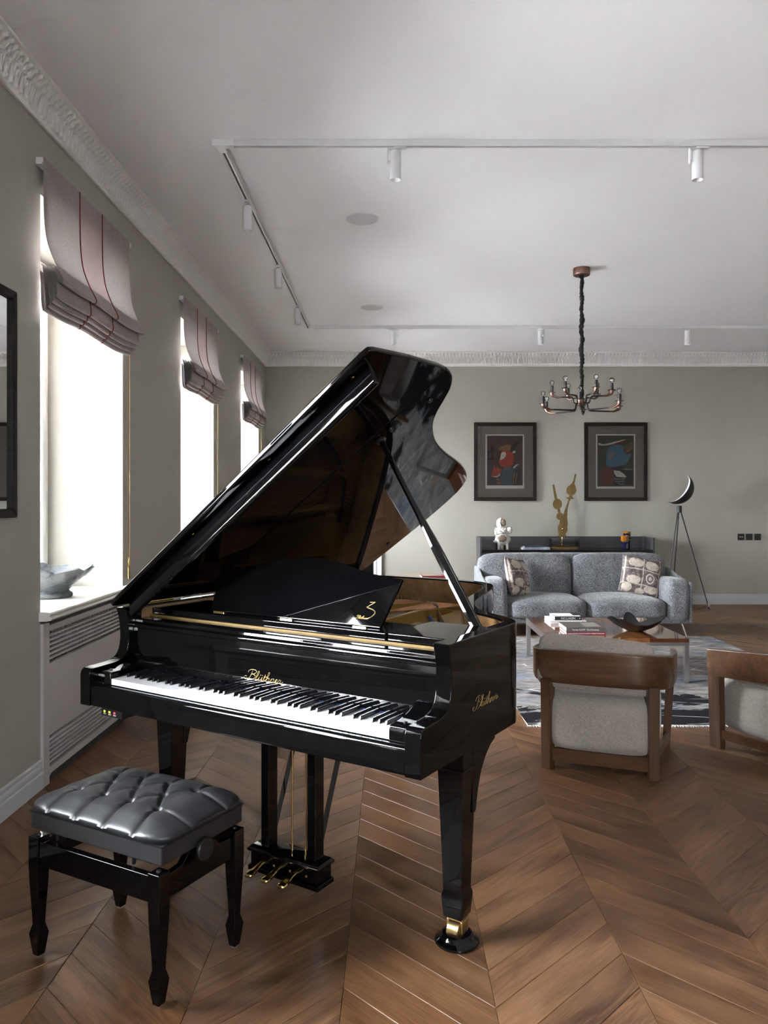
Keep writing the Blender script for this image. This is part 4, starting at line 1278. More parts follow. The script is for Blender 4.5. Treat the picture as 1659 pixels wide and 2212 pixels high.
for a in (-0.687, -0.613, -0.539):
    pts = [(a, 0.262, 0.100), (a, 0.235, 0.106), (a, 0.212, 0.101), (a, 0.192, 0.094), (a, 0.172, 0.092), (a, 0.158, 0.0905), (a, 0.150, 0.090)]
    wd = [0.008, 0.008, 0.010, 0.0145, 0.0185, 0.018, 0.010]
    ht = [0.006, 0.006, 0.0065, 0.0085, 0.0105, 0.0095, 0.005]
    rings = []
    for (x, y, z), w_, h_ in zip([(p.x, p.y, p.z) for p in catmull(pts, 3)], list(np.interp(np.linspace(0, 6, 19), range(7), wd)), list(np.interp(np.linspace(0, 6, 19), range(7), ht))):
        rings.append([(x + w_ * math.cos(q * PI / 6), y, z + h_ * math.sin(q * PI / 6)) for q in range(12)])
    MB().loft(rings).build('pedal', M['brass'], lyre, smooth=60)
    MB().lathe([(0.001, -0.002), (0.0045, -0.0015), (0.0045, 0.0)], 0, 0, 10).xform(Matrix.Translation((a + 0.032, 0.2578, 0.092)) @ Matrix.Rotation(PI / 2, 4, 'X') @ Matrix.Rotation(PI, 4, 'X')).build('lyre_screw', M['brass_dull'], lyre)

# small control box under the key bed with lit buttons
cb_ = B('control_box', XL + 0.10, XL + 0.215, -0.022, 0.06, ZB - 0.030, ZB - 0.004, M['black_satin'], piano, 0.002)
def led(name, col, s):
    m, nt, b = newmat(name)
    N = NT(nt)
    N.l(N.ramp(N.noise(N.coord('Object'), 60, 2), [(0.3, tuple(c * 0.8 for c in col)), (0.7, col)]), b.inputs['Emission Color'])
    b.inputs['Emission Strength'].default_value = s
    b.inputs['Base Color'].default_value = (*col, 1)
    return m
for k, (nm, c) in enumerate((('green_lamp', (0.45, 0.7, 0.05)), ('yellow_lamp', (0.75, 0.65, 0.05)), ('red_lamp', (0.8, 0.05, 0.12)))):
    xk = XL + 0.114 + 0.028 * k
    B('indicator', xk, xk + 0.010, -0.0235, -0.0215, ZB - 0.017, ZB - 0.009, led(nm, c, 0.07), cb_, 0.001)
    B('button_mark', xk - 0.001, xk + 0.013, -0.0235, -0.0215, ZB - 0.023, ZB - 0.020, M['white'], cb_)

# ================================================================== THE PIANO BENCH
BA = math.radians(-28.1)
bench = empty('piano_bench', (-0.791, 2.392, 0), BA, 'black buttoned leather piano bench standing before the keyboard', 'bench')
HA, HB = 0.25, 0.161
for sx in (-1, 1):
    for sy in (-1, 1):
        cx, cy = sx * HA, sy * HB
        def sq(h, z, ox=0): return [(cx - h, cy - h, z), (cx + h, cy - h, z), (cx + h, cy + h, z), (cx - h, cy + h, z)]
        l_ = MB().loft([sq(0.0125, 0.006), sq(0.020, 0.066), sq(0.0205, 0.072), sq(0.0135, 0.100), sq(0.0145, 0.13), sq(0.020, 0.235), sq(0.0215, 0.290), sq(0.0215, 0.372)]).build('leg', PB, bench, 0.0022, 2)
        MB().lathe([(0.0105, 0.0), (0.011, 0.001), (0.011, 0.006), (0.002, 0.0065)], cx, cy, 14).build('glide', M['steel'], l_, smooth=40)
        MB().lathe([(0.001, 0.377), (0.006, 0.3765), (0.0075, 0.372), (0.001, 0.372)], cx, cy, 12).build('leg_bolt', M['dark_metal'], l_, smooth=40)
B('apron', -HA + 0.0215, HA - 0.0215, -HB - 0.0165, -HB + 0.006, 0.288, 0.362, PB, bench, 0.002)
B('apron', -HA + 0.0215, HA - 0.0215, HB - 0.006, HB + 0.0165, 0.288, 0.362, PB, bench, 0.002)
for sx in (-1, 1):
    prf = [(-HB + 0.0215, 0.288), (HB - 0.0215, 0.288), (HB - 0.0215, 0.355), (0.08, 0.360), (0.045, 0.395), (-0.045, 0.395), (-0.08, 0.360), (-HB + 0.0215, 0.355)]
    ap = MB().prism(prf, 'x', sx * HA - 0.011, sx * HA + 0.011).build('apron', PB, bench, 0.003)
    MB().lathe([(0.001, 0.0), (0.030, 0.0), (0.033, 0.003), (0.033, 0.010), (0.030, 0.013), (0.001, 0.013)], 0, 0, 28).xform(Matrix.Translation((sx * (HA + (0.030 if sx > 0 else 0.017)), -0.015 if sx > 0 else 0, 0.385)) @ Matrix.Rotation(PI / 2, 4, 'Y')).build('height_knob', M['black_satin'], ap, smooth=40)
    MB().tube([(sx * (HA + 0.008), -0.015 if sx > 0 else 0, 0.385), (sx * (HA + 0.03), -0.015 if sx > 0 else 0, 0.385)], 0.006, 10).build('knob_shaft', M['steel'], ap)
# lifting mechanism under the seat
MB().box(-0.20, 0.20, -0.012, 0.012, 0.355, 0.372).box(-0.20, -0.18, -0.12, 0.12, 0.36, 0.394).box(0.18, 0.20, -0.12, 0.12, 0.36, 0.394).build('lift_frame', M['steel'], bench, 0.001)
for a in (-0.19, 0.135):
    MB().lathe([(0.004, 0.360), (0.006, 0.362), (0.006, 0.380), (0.009, 0.382), (0.009, 0.390), (0.004, 0.392)], a, -HB + 0.018, 10).build('rubber_stop', M['black_satin'], bench, smooth=40)
SA, SB = 0.272, 0.172
B('seat_box', -SA, SA, -SB, SB, 0.394, 0.447, M['vinyl'], bench, 0.004, 2)
# buttoned leather pad: a diamond grid of buttons pulls the surface down, creases run between them
btn = []
for j in range(3):
    vv = (-0.080, 0.0, 0.080)[j]
    us = (-0.165, -0.055, 0.055, 0.165) if j != 1 else (-0.11, 0.0, 0.11)
    for uu in us: btn.append((uu, vv))
crease = []
for i, p in enumerate(btn):
    for q in btn[i + 1:]:
        if abs(abs(p[0] - q[0]) - 0.055) < 1e-3 and abs(abs(p[1] - q[1]) - 0.080) < 1e-3: crease.append((p, q))
for (uu, vv) in btn:
    if abs(vv + 0.08) < 1e-3: crease.append(((uu, vv), (uu * 1.12, -0.215)))
    if abs(vv - 0.08) < 1e-3: crease.append(((uu, vv), (uu * 1.12, 0.215)))
for vv, uu in ((0.08, 0.165), (-0.08, 0.165)):
    for sx in (-1, 1): crease.append(((sx * uu, vv), (sx * 0.34, vv * 0.9)))
for sx in (-1, 1):
    crease.append(((sx * 0.11, 0.0), (sx * 0.165, 0.08))); 
def pad(i, j):
    a, b = (i * 2 - 1), (j * 2 - 1)
    # stretch sampling towards the rim so the rolled edge stays round
    a = math.copysign(abs(a) ** 0.85, a); b = math.copysign(abs(b) ** 0.85, b)
    x, y = a * (SA + 0.004), b * (SB + 0.004)
    e = (abs(a) ** 9 + abs(b) ** 9) ** (1 / 9)
    k = min(1, e)
    rise = max(0.0, 1 - k ** 6.0) ** 0.5
    z = 0.450 + 0.054 * rise + 0.016 * max(0, 1 - k * k)
    d = 0
    for (uu, vv) in btn:
        r2 = (x - uu) ** 2 + (y - vv) ** 2
        d = max(d, 0.024 * math.exp(-r2 / (0.017 ** 2)), 0.012 * math.exp(-r2 / (0.036 ** 2)))
    cr_ = 0
    for (p, q) in crease:
        px, py = q[0] - p[0], q[1] - p[1]
        t = max(0, min(1, ((x - p[0]) * px + (y - p[1]) * py) / (px * px + py * py)))
        dd = math.hypot(x - p[0] - t * px, y - p[1] - t * py)
        fade = 1 - 0.55 * t if abs(q[1]) > 0.2 or abs(q[0]) > 0.3 else 1
        cr_ = max(cr_, fade * (0.009 * math.exp(-(dd / 0.0055) ** 2) + 0.006 * math.exp(-(dd / 0.018) ** 2)))
    z -= max(d, cr_) * min(1, rise * 1.3)
    # rolled edge bulges out
    bul = 0.023 * max(0.0, math.sin(min(1, rise * 1.25) * PI))
    x += math.copysign(bul * (abs(a) ** 8), a); y += math.copysign(bul * (abs(b) ** 8), b)
    return (x, y, z)
pm = MB().grid(pad, 130, 90)
n_u, n_v = 131, 91
edge = [i for i in range(n_u)] + [j * n_u + n_u - 1 for j in range(1, n_v)] + [(n_v - 1) * n_u + i for i in range(n_u - 2, -1, -1)] + [j * n_u for j in range(n_v - 2, 0, -1)]
b0 = len(pm.v)
pm.v += [(pm.v[i][0] * 0.985, pm.v[i][1] * 0.98, 0.444) for i in edge]
ne = len(edge)
pm.f += [(edge[k], edge[(k + 1) % ne], b0 + (k + 1) % ne, b0 + k) for k in range(ne)]
seat = pm.build('seat_pad', M['leather'], bench, smooth=80)
for (uu, vv) in btn:
    z0 = min(p[2] for p in pm.v[:n_u * n_v] if abs(p[0] - uu) < 0.008 and abs(p[1] - vv) < 0.008)
    MB().lathe([(0.001, z0 + 0.0045), (0.004, z0 + 0.004), (0.0065, z0 + 0.001), (0.0065, z0 - 0.002), (0.001, z0 - 0.002)], uu, vv, 12).build('button', M['leather'], seat, smooth=50)

# ================================================================== SEATING GROUP
RUGX0, RUGX1, RUGY0, RUGY1 = 0.845, 3.29, 4.78, 7.92
rug = empty('rug', ((RUGX0 + RUGX1) / 2, (RUGY0 + RUGY1) / 2, 0), 0, 'distressed grey, blue and black rug under the coffee table', 'rug')
hx, hy = (RUGX1 - RUGX0) / 2, (RUGY1 - RUGY0) / 2
MB().grid(lambda i, j: (-hx + 2 * hx * i + 0.004 * math.sin(31 * j + 2), -hy + 2 * hy * j + 0.004 * math.sin(40 * i), 0.009 + 0.0012 * math.sin(23 * i) * math.cos(17 * j)), 60, 80).build('pile', M['rug'], rug, smooth=80)
B('backing', -hx + 0.002, hx - 0.002, -hy + 0.002, hy - 0.002, 0.0005, 0.0065, M['fringe'], rug)
fr = MB()
for sy in (-1, 1):
    for k in range(420):
        x = -hx + 2 * hx * (k + 0.5) / 420
        a = random.uniform(-0.008, 0.008); ln = random.uniform(0.016, 0.028)
        fr.tube([(x, sy * (hy - 0.004), 0.007), (x + a * 0.5, sy * (hy + ln * 0.6), 0.004), (x + a, sy * (hy + ln), 0.002)], [0.0028, 0.0024, 0.0014], 4)
tag(fr.build('fringe', M['fringe'], rug), kind='stuff')

# ---- sofa
SX0, SX1, SYF, SYB = 0.95, 3.12, 7.93, 8.87
sofa = empty('sofa', ((SX0 + SX1) / 2, SYF, 0), 0, 'grey tweed two-seat sofa facing the coffee table', 'sofa')
hw = (SX1 - SX0) / 2
sf = M['sofa']
def soft(name, cx, cy, cz, a, b, c, parent, mat, k=6, crown=0, crown_y=0, rot=None, n=14, wob=0.0, seed=0):
    return soft_box(a, b, c, n, k, crown, crown_y, seed, wob).build(name, mat, parent, smooth=80, loc=(cx, cy, cz), rot=rot)
MB().box(-hw + 0.03, hw - 0.03, 0.03, SYB - SYF - 0.02, 0.13, 0.20).build('base_frame', sf, sofa, 0.02, 3)
for s in (-1, 1):
    soft('seat_cushion', s * 0.4115, 0.37, 0.275, 0.411, 0.40, 0.095, sofa, sf, 7, 0.035, 0.012, wob=0.004, seed=3 + s)
    soft('back_cushion', s * 0.527 - 0.02, 0.735, 0.555, 0.520, 0.13, 0.255, sofa, sf, 6.5, 0.008, 0.03, rot=(math.radians(-9), 0, 0), wob=0.006, seed=7 + s)
    soft('arm', s * (hw - 0.145), 0.30, 0.355, 0.113, 0.31, 0.228, sofa, sf, 6, 0.01, 0.006, rot=(math.radians(-2), math.radians(s * 3), 0), wob=0.002, seed=11)
    # outer shell panel rising to the back
    shp = [(0.02, 0.135), (SYB - SYF - 0.01, 0.135), (SYB - SYF - 0.01, 0.66), (0.66, 0.655), (0.40, 0.60), (0.02, 0.555)]
    MB().prism(shp, 'x', s * hw - (0.038 if s > 0 else 0), s * hw + (0 if s > 0 else 0.038)).build('side_shell', sf, sofa, 0.014, 3)
soft('back_frame', 0, 0.885, 0.475, hw - 0.03, 0.045, 0.335, sofa, sf, 9)
for s in (-1, 1):
    for yy in (0.08, 0.84):
        MB().tube([(s * (hw - 0.10), yy, 0.135), (s * (hw - 0.055), yy - 0.02 if yy < 0.5 else yy + 0.02, 0.0)], [0.010, 0.0075], 10).build('leg', M['chrome'], sofa, smooth=50)
        MB().box(s * (hw - 0.10) - 0.03, s * (hw - 0.10) + 0.03, yy - 0.02, yy + 0.02, 0.126, 0.134).build('leg_plate', M['chrome'], sofa, 0.001)

def throw_pillow(loc, rot, size, label):
    root = empty('throw_pillow', loc, 0, label, 'pillow', 'printed throw pillows on the sofa')
    root.rotation_euler = rot
    h = size / 2
    def side(sg):
        def f(i, j):
            x, y = i * 2 - 1, j * 2 - 1
            p = max(0.0, (1 - x ** 2) * (1 - y ** 2))
            t = 0.078 * p ** 0.42
            dx = -0.055 * (1 - y * y) * x * abs(x) ** 2; dz = -0.055 * (1 - x * x) * y * abs(y) ** 2
            q = Vector((x * 4, y * 4, sg))
            t += 0.006 * mnoise.noise(q) * p
            return ((x + dx) * h, -sg * t, (y + dz) * h)
        return f
    mb = MB().grid(side(1), 26, 26)
    m2 = MB().grid(side(-1), 26, 26)
    mb.add(m2.v, m2.f)
    mb.build('cover', M['print'], root, smooth=80, weld=True)
    e = []
    for i in range(27): e.append(side(1)(i / 26, 0))
    for i in range(1, 27): e.append(side(1)(1, i / 26))
    for i in range(25, -1, -1): e.append(side(1)(i / 26, 1))
    for i in range(25, 0, -1): e.append(side(1)(0, i / 26))
    MB().tube([(p[0], 0, p[2]) for p in e] + [(e[0][0], 0, e[0][2])], 0.0045, 6).build('piping', M['blind'], root, smooth=60)
throw_pillow((1.355, 8.28, 0.585), (math.radians(-16), math.radians(8), math.radians(52)), 0.41, 'printed throw pillow turned sideways at the left end of the sofa')
throw_pillow((2.700, 8.33, 0.590), (math.radians(-22), math.radians(12), math.radians(-6)), 0.43, 'printed throw pillow facing front at the right end of the sofa')

# ---- coffee table
TX0, TX1, TY0, TY1, TZ = 1.212, 2.278, 5.875, 6.935, 0.350
ct = empty('coffee_table', ((TX0 + TX1) / 2, (TY0 + TY1) / 2, 0.0105), 0, 'low square lacquered wood coffee table on steel legs', 'coffee table')
tx, ty = (TX1 - TX0) / 2, (TY1 - TY0) / 2
zt = TZ - 0.0105
for i in range(3):
    for j in range(3):
        xs = [-tx + 0.004, -tx + 0.30, tx - 0.30, tx - 0.004]
        ys = [-ty + 0.004, -ty + 0.30, ty - 0.30, ty - 0.004]
        light = (i == 1) != (j == 1)
        rot90 = (i == 1 and j != 1)
        cx, cy = (xs[i] + xs[i + 1]) / 2, (ys[j] + ys[j + 1]) / 2
        wx, wy = (xs[i + 1] - xs[i]) / 2 - 0.0004, (ys[j + 1] - ys[j]) / 2 - 0.0004
        if rot90: wx, wy = wy, wx
        o = B('inlay_panel', -wx, wx, -wy, wy, -0.030, 0, M['table_light' if light else 'table_dark'], ct, 0.0006)
        o.location = (cx, cy, zt)
        o.rotation_euler = (0, 0, PI / 2 if rot90 else 0)
fr = MB()
fr.box(-tx, tx, -ty, -ty + 0.03, zt - 0.055, zt - 0.0305).box(-tx, tx, ty - 0.03, ty, zt - 0.055, zt - 0.0305)
fr.box(-tx, -tx + 0.03, -ty + 0.03, ty - 0.03, zt - 0.055, zt - 0.0305).box(tx - 0.03, tx, -ty + 0.03, ty - 0.03, zt - 0.055, zt - 0.0305)
fr.build('steel_apron', M['steel'], ct, 0.001)
for s in (-1, 1):
    B('edge_strip', min(s * tx, s * (tx - 0.0035)), max(s * tx, s * (tx - 0.0035)), -ty, ty, zt - 0.0305, zt + 0.0005, M['steel'], ct)
    B('edge_strip', -tx + 0.0035, tx - 0.0035, min(s * ty, s * (ty - 0.0035)), max(s * ty, s * (ty - 0.0035)), zt - 0.0305, zt - 0.0295, M['steel'], ct)
    for q in (-1, 1):
        x0 = s * (tx - 0.019); y0 = q * (ty - 0.019)
        B('leg', x0 - 0.018, x0 + 0.018, y0 - 0.018, y0 + 0.018, 0, zt - 0.055, M['steel'], ct, 0.0015)

# ---- books on the coffee table
def book(name, x0, x1, y0, y1, z0, th, cover_mat, label, title=None, th_h=0.5, tcol=None, flip=False, rz=0.0, cat='book', soft_=False, title2=None):
    root = empty(name, ((x0 + x1) / 2, y0, z0), rz, label, cat, 'books on the coffee table')
    w2, d = (x1 - x0) / 2, y1 - y0
    c = 0.0025
    cv = MB()
    cv.box(-w2, w2, 0, d, 0, c).box(-w2, w2, 0, d, th - c, th).box(-w2, w2, 0, c, c, th - c)
    cv.build('cover', cover_mat, root, 0.0007)
    MB().box(-w2 + 0.004, w2 - 0.004, c, d - 0.004, c, th - c).build('page_block', M['pages'], root)
    if title:
        t = text_mb(title, th * th_h, 0.0003)
        Mx = Matrix.Translation((0, -0.0004, th / 2)) @ Matrix.Rotation(PI / 2, 4, 'X')
        if flip: Mx = Mx @ Matrix.Rotation(PI, 4, 'Z')
        t.xform(Mx).build('spine_title', tcol, root)
    return root
M['bk_black'] = plain('black_book_cloth', (0.012, 0.012, 0.012), 0.45)
M['bk_white'] = plain('white_book_jacket', (0.62, 0.60, 0.63), 0.4)
M['bk_grey'] = plain('taupe_book_jacket', (0.095, 0.085, 0.075), 0.45)
M['bk_red'] = plain('crimson_book_cloth', (0.19, 0.012, 0.028), 0.5)
M['ink'] = plain('printing_ink_dark', (0.05, 0.05, 0.08), 0.6)
M['ink_white'] = plain('printing_ink_white', (0.72, 0.72, 0.70), 0.6)
M['ink_blue'] = plain('printing_ink_blue', (0.03, 0.04, 0.16), 0.5)
b1 = book('art_book', 1.362, 1.668, 6.575, 6.86, TZ, 0.028, M['bk_white'], 'white art book at the bottom of the farther stack on the coffee table', 'ANTONY GORMLEY', 0.42, M['ink'])
B('spine_mark', 0.115, 0.135, -0.0005, 0.0, 0.008, 0.021, M['ink_blue'], b1)
b2 = book('art_book', 1.402, 1.632, 6.60, 6.84, TZ + 0.0285, 0.032, M['bk_black'], 'black photo book lying upside down on top of the white art book', 'NEWTON', 0.62, M['ink_white'], True)
B('cover_band', -0.110, 0.110, 0.012, 0.06, 0.0318, 0.0324, M['ink_white'], b2)
B('cover_band', -0.110, 0.060, 0.08, 0.20, 0.0318, 0.0324, M['ink_white'], b2)
tdot = MB().lathe([(0.001, 0), (0.0045, 0), (0.0045, 0.0004), (0.001, 0.0004)], 0, 0, 12).xform(Matrix.Translation((0.100, 0.0, 0.016)) @ Matrix.Rotation(PI / 2, 4, 'X')).build('spine_mark', M['ink_white'], b2)
b3 = book('art_book', 1.374, 1.682, 6.037, 6.30, TZ, 0.022, M['bk_red'], 'crimson book under the taupe art book in the nearer stack', 'УИЛЬЯМ БЛЕЙК И БРИТАНСКИЕ ВИЗИОНЕРЫ', 0.42, M['ink_white'], True)
b4 = book('art_book', 1.374, 1.680, 6.04, 6.33, TZ + 0.0225, 0.035, M['bk_grey'], 'taupe art book on top of the crimson book in the nearer stack', 'Gustav KLIMT  The Drawings', 0.36, M['ink_white'])
B('cover_picture', 0.01, 0.13, 0.05, 0.25, 0.0348, 0.0354, M['mat_board'], b4)

# ---- black wavy bowl on the coffee table
def wavy_bowl(name, loc, R, Hh, wave, lobes, mat, label, cat, foot=0.3, thick=0.007, squash=(1, 1), seed=0, prof=None):
    n = 96
    pr = prof or [(foot, 0.0), (foot * 1.02, 0.02), (0.42, 0.16), (0.66, 0.42), (0.86, 0.72), (1.0, 1.0)]
    pf = catmull([(a, 0, b) for a, b in pr], 5)
    mb = MB()
    def ringat(r, z, off):
        ring = []
        for k in range(n):
            a = 2 * PI * k / n
            g = max(0, z) ** 1.6
            wv = sum(wave * (0.6 / (q + 1)) * math.sin(lb * a + ph + seed) for q, (lb, ph) in enumerate(lobes))
            rr = R * r * (1 + wv * 0.9 * g) - off
            zz = Hh * z * (1 + wv * 1.6 * g)
            ring.append((rr * math.cos(a) * squash[0], rr * math.sin(a) * squash[1], zz))
        return ring
    rings = [[(0.0005 * math.cos(2 * PI * k / n), 0.0005 * math.sin(2 * PI * k / n), 0) for k in range(n)]]
    for p in pf: rings.append(ringat(p.x, p.z, 0))
    for p in reversed(pf[2:]): rings.append([(x, y, z + thick * 0.5) for x, y, z in ringat(p.x, p.z, thick)])
    zc_ = thick + Hh * 0.05
    rings.append([(0.0005 * math.cos(2 * PI * k / n), 0.0005 * math.sin(2 * PI * k / n), zc_) for k in range(n)])
    mb.loft(rings, True, False)
    o = mb.build(name, mat, None, smooth=60)
    o.location = loc
    tag(o, label, cat)
    return o
wavy_bowl('decorative_bowl', (1.975, 6.22, TZ + 0.001), 0.200, 0.082, 0.34, [(5, 0.4), (8, 2.0), (3, 1.1)], M['bowl_black'], 'black shallow bowl with a wavy folded rim on the coffee table', 'bowl', 0.30, 0.006)
# rough silvery bowl on the first sill, seen from the side
wavy_bowl('raku_bowl', (-1.925, 4.33, SILL_Z + 0.001), 0.238, 0.160, 0.055, [(9, 0.3), (14, 1.0), (5, 2.2)], M['raku'], 'rough silvery glazed footed bowl on the nearest window sill', 'bowl', 0.44, 0.012, (1.0, 1.0), 0.7,
          [(0.47, 0.0), (0.50, 0.05), (0.49, 0.15), (0.42, 0.23), (0.46, 0.31), (0.64, 0.52), (0.84, 0.78), (1.0, 1.0)])
# stone planter on the second sill
pl = MB()
pl.loft([[(-a, -b, z), (a, -b, z), (a, b, z), (-a, b, z)] for a, b, z in ((0.07, 0.10, 0), (0.10, 0.13, 0.02), (0.115, 0.145, 0.09), (0.105, 0.135, 0.11), (0.15, 0.175, 0.17), (0.155, 0.18, 0.29), (0.13, 0.155, 0.29), (0.12, 0.145, 0.20))])
o = pl.build('stone_planter', M['stone'], None, 0.006, 2)
o.location = (-1.97, 6.72, SILL_Z + 0.0005)
tag(o, 'weathered limestone planter on the middle window sill', 'planter')

# ---- two armchairs with a curved wooden back band
def armchair(x, y, rz, label):
    root = empty('armchair', (x, y, 0), rz, label, 'armchair', 'curved wood armchairs by the rug')
    W, D0, D1 = 0.375, -0.055, 0.585
    # plan of the band: U open to the front (+y)
    half = [(0.0, D0), (0.10, D0 + 0.002), (0.20, D0 + 0.014), (0.27, D0 + 0.040), (0.325, D0 + 0.090), (0.357, D0 + 0.165), (0.370, D0 + 0.26), (W, 0.36), (0.372, 0.47), (0.366, D1)]
    hp_ = [(p.x, p.y) for p in catmull([(a, b, 0) for a, b in half], 5)]
    path = [(-a, b) for a, b in reversed(hp_)] + hp_[1:]
    rings = []
    ins = offset_path(path, 1.0)
    n = len(path)
    for k, (p, q) in enumerate(zip(path, ins)):
        nx, ny = q[0] - p[0], q[1] - p[1]
        f = abs(k / (n - 1) - 0.5) * 2
        th = 0.030 + 0.016 * max(0, 1 - f * 1.3) if f < 0.999 else 0.03
        zt_ = 0.628 - 0.105 * max(0, p[1] + 0.055)
        zb_ = 0.457 - 0.075 * max(0, p[1] + 0.055)
        # front face leans out a little towards the top
        rings.append([(p[0] + nx * 0.010, p[1] + ny * 0.010, zb_), (p[0], p[1], zb_ + 0.03), (p[0], p[1], zt_ - 0.004), (p[0] + nx * 0.004, p[1] + ny * 0.004, zt_), (p[0] + nx * th, p[1] + ny * th, zt_), (p[0] + nx * (th * 0.9), p[1] + ny * (th * 0.9), zb_)])
    MB().loft(rings).build('back_band', M['walnut'], root, 0.003, 2, smooth=45)
    def legp(name, cx, cy, wx, wy, z1, sx=0.0, sy=0.0, a=0.0):
        ca, sa = math.cos(a), math.sin(a)
        def sq(h, k, ox, oy, z): return [(cx + ox + ca * px - sa * py, cy + oy + sa * px + ca * py, z) for px, py in ((-h, -k), (h, -k), (h, k), (-h, k))]
        return MB().loft([sq(wx * 0.92, wy * 0.95, sx, sy, 0), sq(wx, wy, 0, 0, z1)]).build(name, M['walnut_v'], root, 0.002, 2)
    for s in (-1, 1):
        legp('leg', s * 0.262, 0.000, 0.027, 0.030, 0.470, 0, 0.012, s * 0.30)
        legp('leg', s * 0.338, 0.545, 0.022, 0.040, 0.43, -s * 0.024, 0.01, 0)
    MB().prism([(-0.245, 0.035), (0.245, 0.035), (0.245, 0.105), (-0.245, 0.105)], 'y', 0.008, 0.034).build('stretcher', M['walnut'], root, 0.002)
    for s in (-1, 1):
        MB().loft([[(s * 0.262 - 0.011, 0.03, z) for z in (0.06, 0.11)] + [(s * 0.262 + 0.011, 0.03, z) for z in (0.11, 0.06)],
                   [(s * 0.325 - 0.011, 0.52, z) for z in (0.06, 0.11)] + [(s * 0.325 + 0.011, 0.52, z) for z in (0.11, 0.06)]]).build('stretcher', M['walnut'], root, 0.002)
    soft('seat_cushion', 0, 0.300, 0.247, 0.292, 0.325, 0.158, root, M['greige'], 5.5, 0.012, 0.012, n=16)
    soft('seat_pad', 0, 0.315, 0.418, 0.275, 0.275, 0.040, root, M['greige'], 5, 0.015)
    soft('back_pillow', -0.030, 0.075, 0.545, 0.292, 0.046, 0.140, root, M['greige'], 7.5, 0.004, 0.028, rot=(math.radians(-12), math.radians(3.0), math.radians(1)), wob=0.006, seed=5)
    # cable loop hanging off the back of the pad
    return root
armchair(1.065, 3.945, math.radians(-20.7), 'walnut armchair with greige cushions seen from behind, left of the two')
armchair(2.377, 4.007, math.radians(25), 'walnut armchair with greige cushions cut off by the right edge of the photo')

# ---- console behind the sofa
CX0, CX1, CY0, CY1 = 1.15, 3.42, 9.98, 10.44
SHZ = 0.770
con = empty('console', ((CX0 + CX1) / 2, CY0, 0), 0, 'low graphite console with raised gallery behind the sofa', 'console')
cw, cdp = (CX1 - CX0) / 2, CY1 - CY0
B('body', -cw + 0.005, cw - 0.005, 0.02, cdp, 0.10, 0.735, M['console'], con, 0.002)
B('top', -cw + 0.022, cw - 0.022, 0.0, cdp - 0.02, 0.735, SHZ, M['console_top'], con, 0.002)
for k in range(4):
    a = -cw + 0.022 + k * (2 * cw - 0.044) / 4
    d_ = B('door', a + 0.002, a + (2 * cw - 0.044) / 4 - 0.002, 0.0, 0.02, 0.11, 0.728, M['console'], con, 0.0015)
    B('door_pull', a + 0.10, a + 0.22, -0.006, 0.0, 0.70, 0.708, M['dark_metal'], d_, 0.001)
B('gallery_back', -cw, cw, cdp - 0.02, cdp, 0.735, 0.925, M['console'], con, 0.001)
for s in (-1, 1):
    xa = s * cw if s < 0 else cw - 0.021
    B('gallery_side', xa, xa + 0.021, 0.0, cdp - 0.02, 0.10, 0.925, M['console'], con, 0.001)
B('plinth', -cw + 0.06, cw - 0.06, 0.06, cdp - 0.05, 0.0, 0.10, M['dark_metal'], con)

# white ceramic sculpture: hollow gaping pods piled on three stubby legs
def dished(c, r, dirn, depth, rad, squash=(1, 1, 1), sub=4, lip=0.012, rough=0.08):
    bm = bmesh.new()
    bmesh.ops.create_icosphere(bm, subdivisions=sub, radius=1)
    d = Vector(dirn).normalized()
    vs = []
    for v in bm.verts:
        p = v.co.normalized()
        ang = math.acos(max(-1, min(1, p.dot(d))))
        q = Vector((p.x * squash[0], p.y * squash[1], p.z * squash[2])) * r
        q += rough * r * mnoise.noise_vector(p * 2.6 + Vector(c) * 9)
        if ang < rad:
            t = 1 - ang / rad
            q -= d * depth * min(1, (t * 3.2)) ** 0.8
        elif ang < rad * 1.25:
            q += d * lip * (1 - (ang - rad) / (rad * 0.25))
        vs.append(q + Vector(c))
    idx = {v: i for i, v in enumerate(bm.verts)}
    fs = [tuple(idx[v] for v in f.verts) for f in bm.faces]
    bm.free()
    return vs, fs
sc_ = empty('ceramic_sculpture', (1.475, 10.20, SHZ + 0.0005), 0, 'white ceramic sculpture of gaping hollow pods on the console', 'sculpture')
def podpart(name, *a, **k):
    vs, fs = dished(*a, **k)
    return MB().add(vs, fs).build(name, M['ceramic'], sc_, smooth=70)
podpart('pod', (0.0, 0, 0.128), 0.094, (-0.12, -1, 0.15), 0.10, 0.62, (1.08, 0.88, 0.86))
podpart('pod', (-0.012, 0.0, 0.232), 0.084, (-0.2, -0.6, -0.8), 0.03, 0.5, (1.12, 0.80, 0.62), rough=0.22)
podpart('pod', (0.082, -0.012, 0.250), 0.044, (0.85, -0.6, 0.1), 0.05, 0.7, (0.9, 1, 1.15), rough=0.12)
podpart('pod', (-0.088, -0.004, 0.228), 0.036, (-0.8, -0.5, 0.3), 0.02, 0.5, (0.6, 1.0, 1.5), rough=0.2)
podpart('pod', (-0.022, 0.0, 0.335), 0.068, (0.35, -1, 0.18), 0.075, 0.62, (0.92, 0.86, 1.16), rough=0.12)
podpart('pod', (-0.092, -0.012, 0.098), 0.024, (-0.8, -0.5, 0.2), 0.02, 0.6, (1.3, 1, 0.8), rough=0.2)
for (lx, ly) in ((-0.055, -0.03), (0.055, -0.03), (0.0, 0.055)):
    MB().tube([(lx * 0.8, ly, 0.085), (lx, ly, 0.04), (lx * 1.02, ly, 0.0)], [0.028, 0.019, 0.018], 14).build('foot', M['ceramic'], sc_, smooth=60)
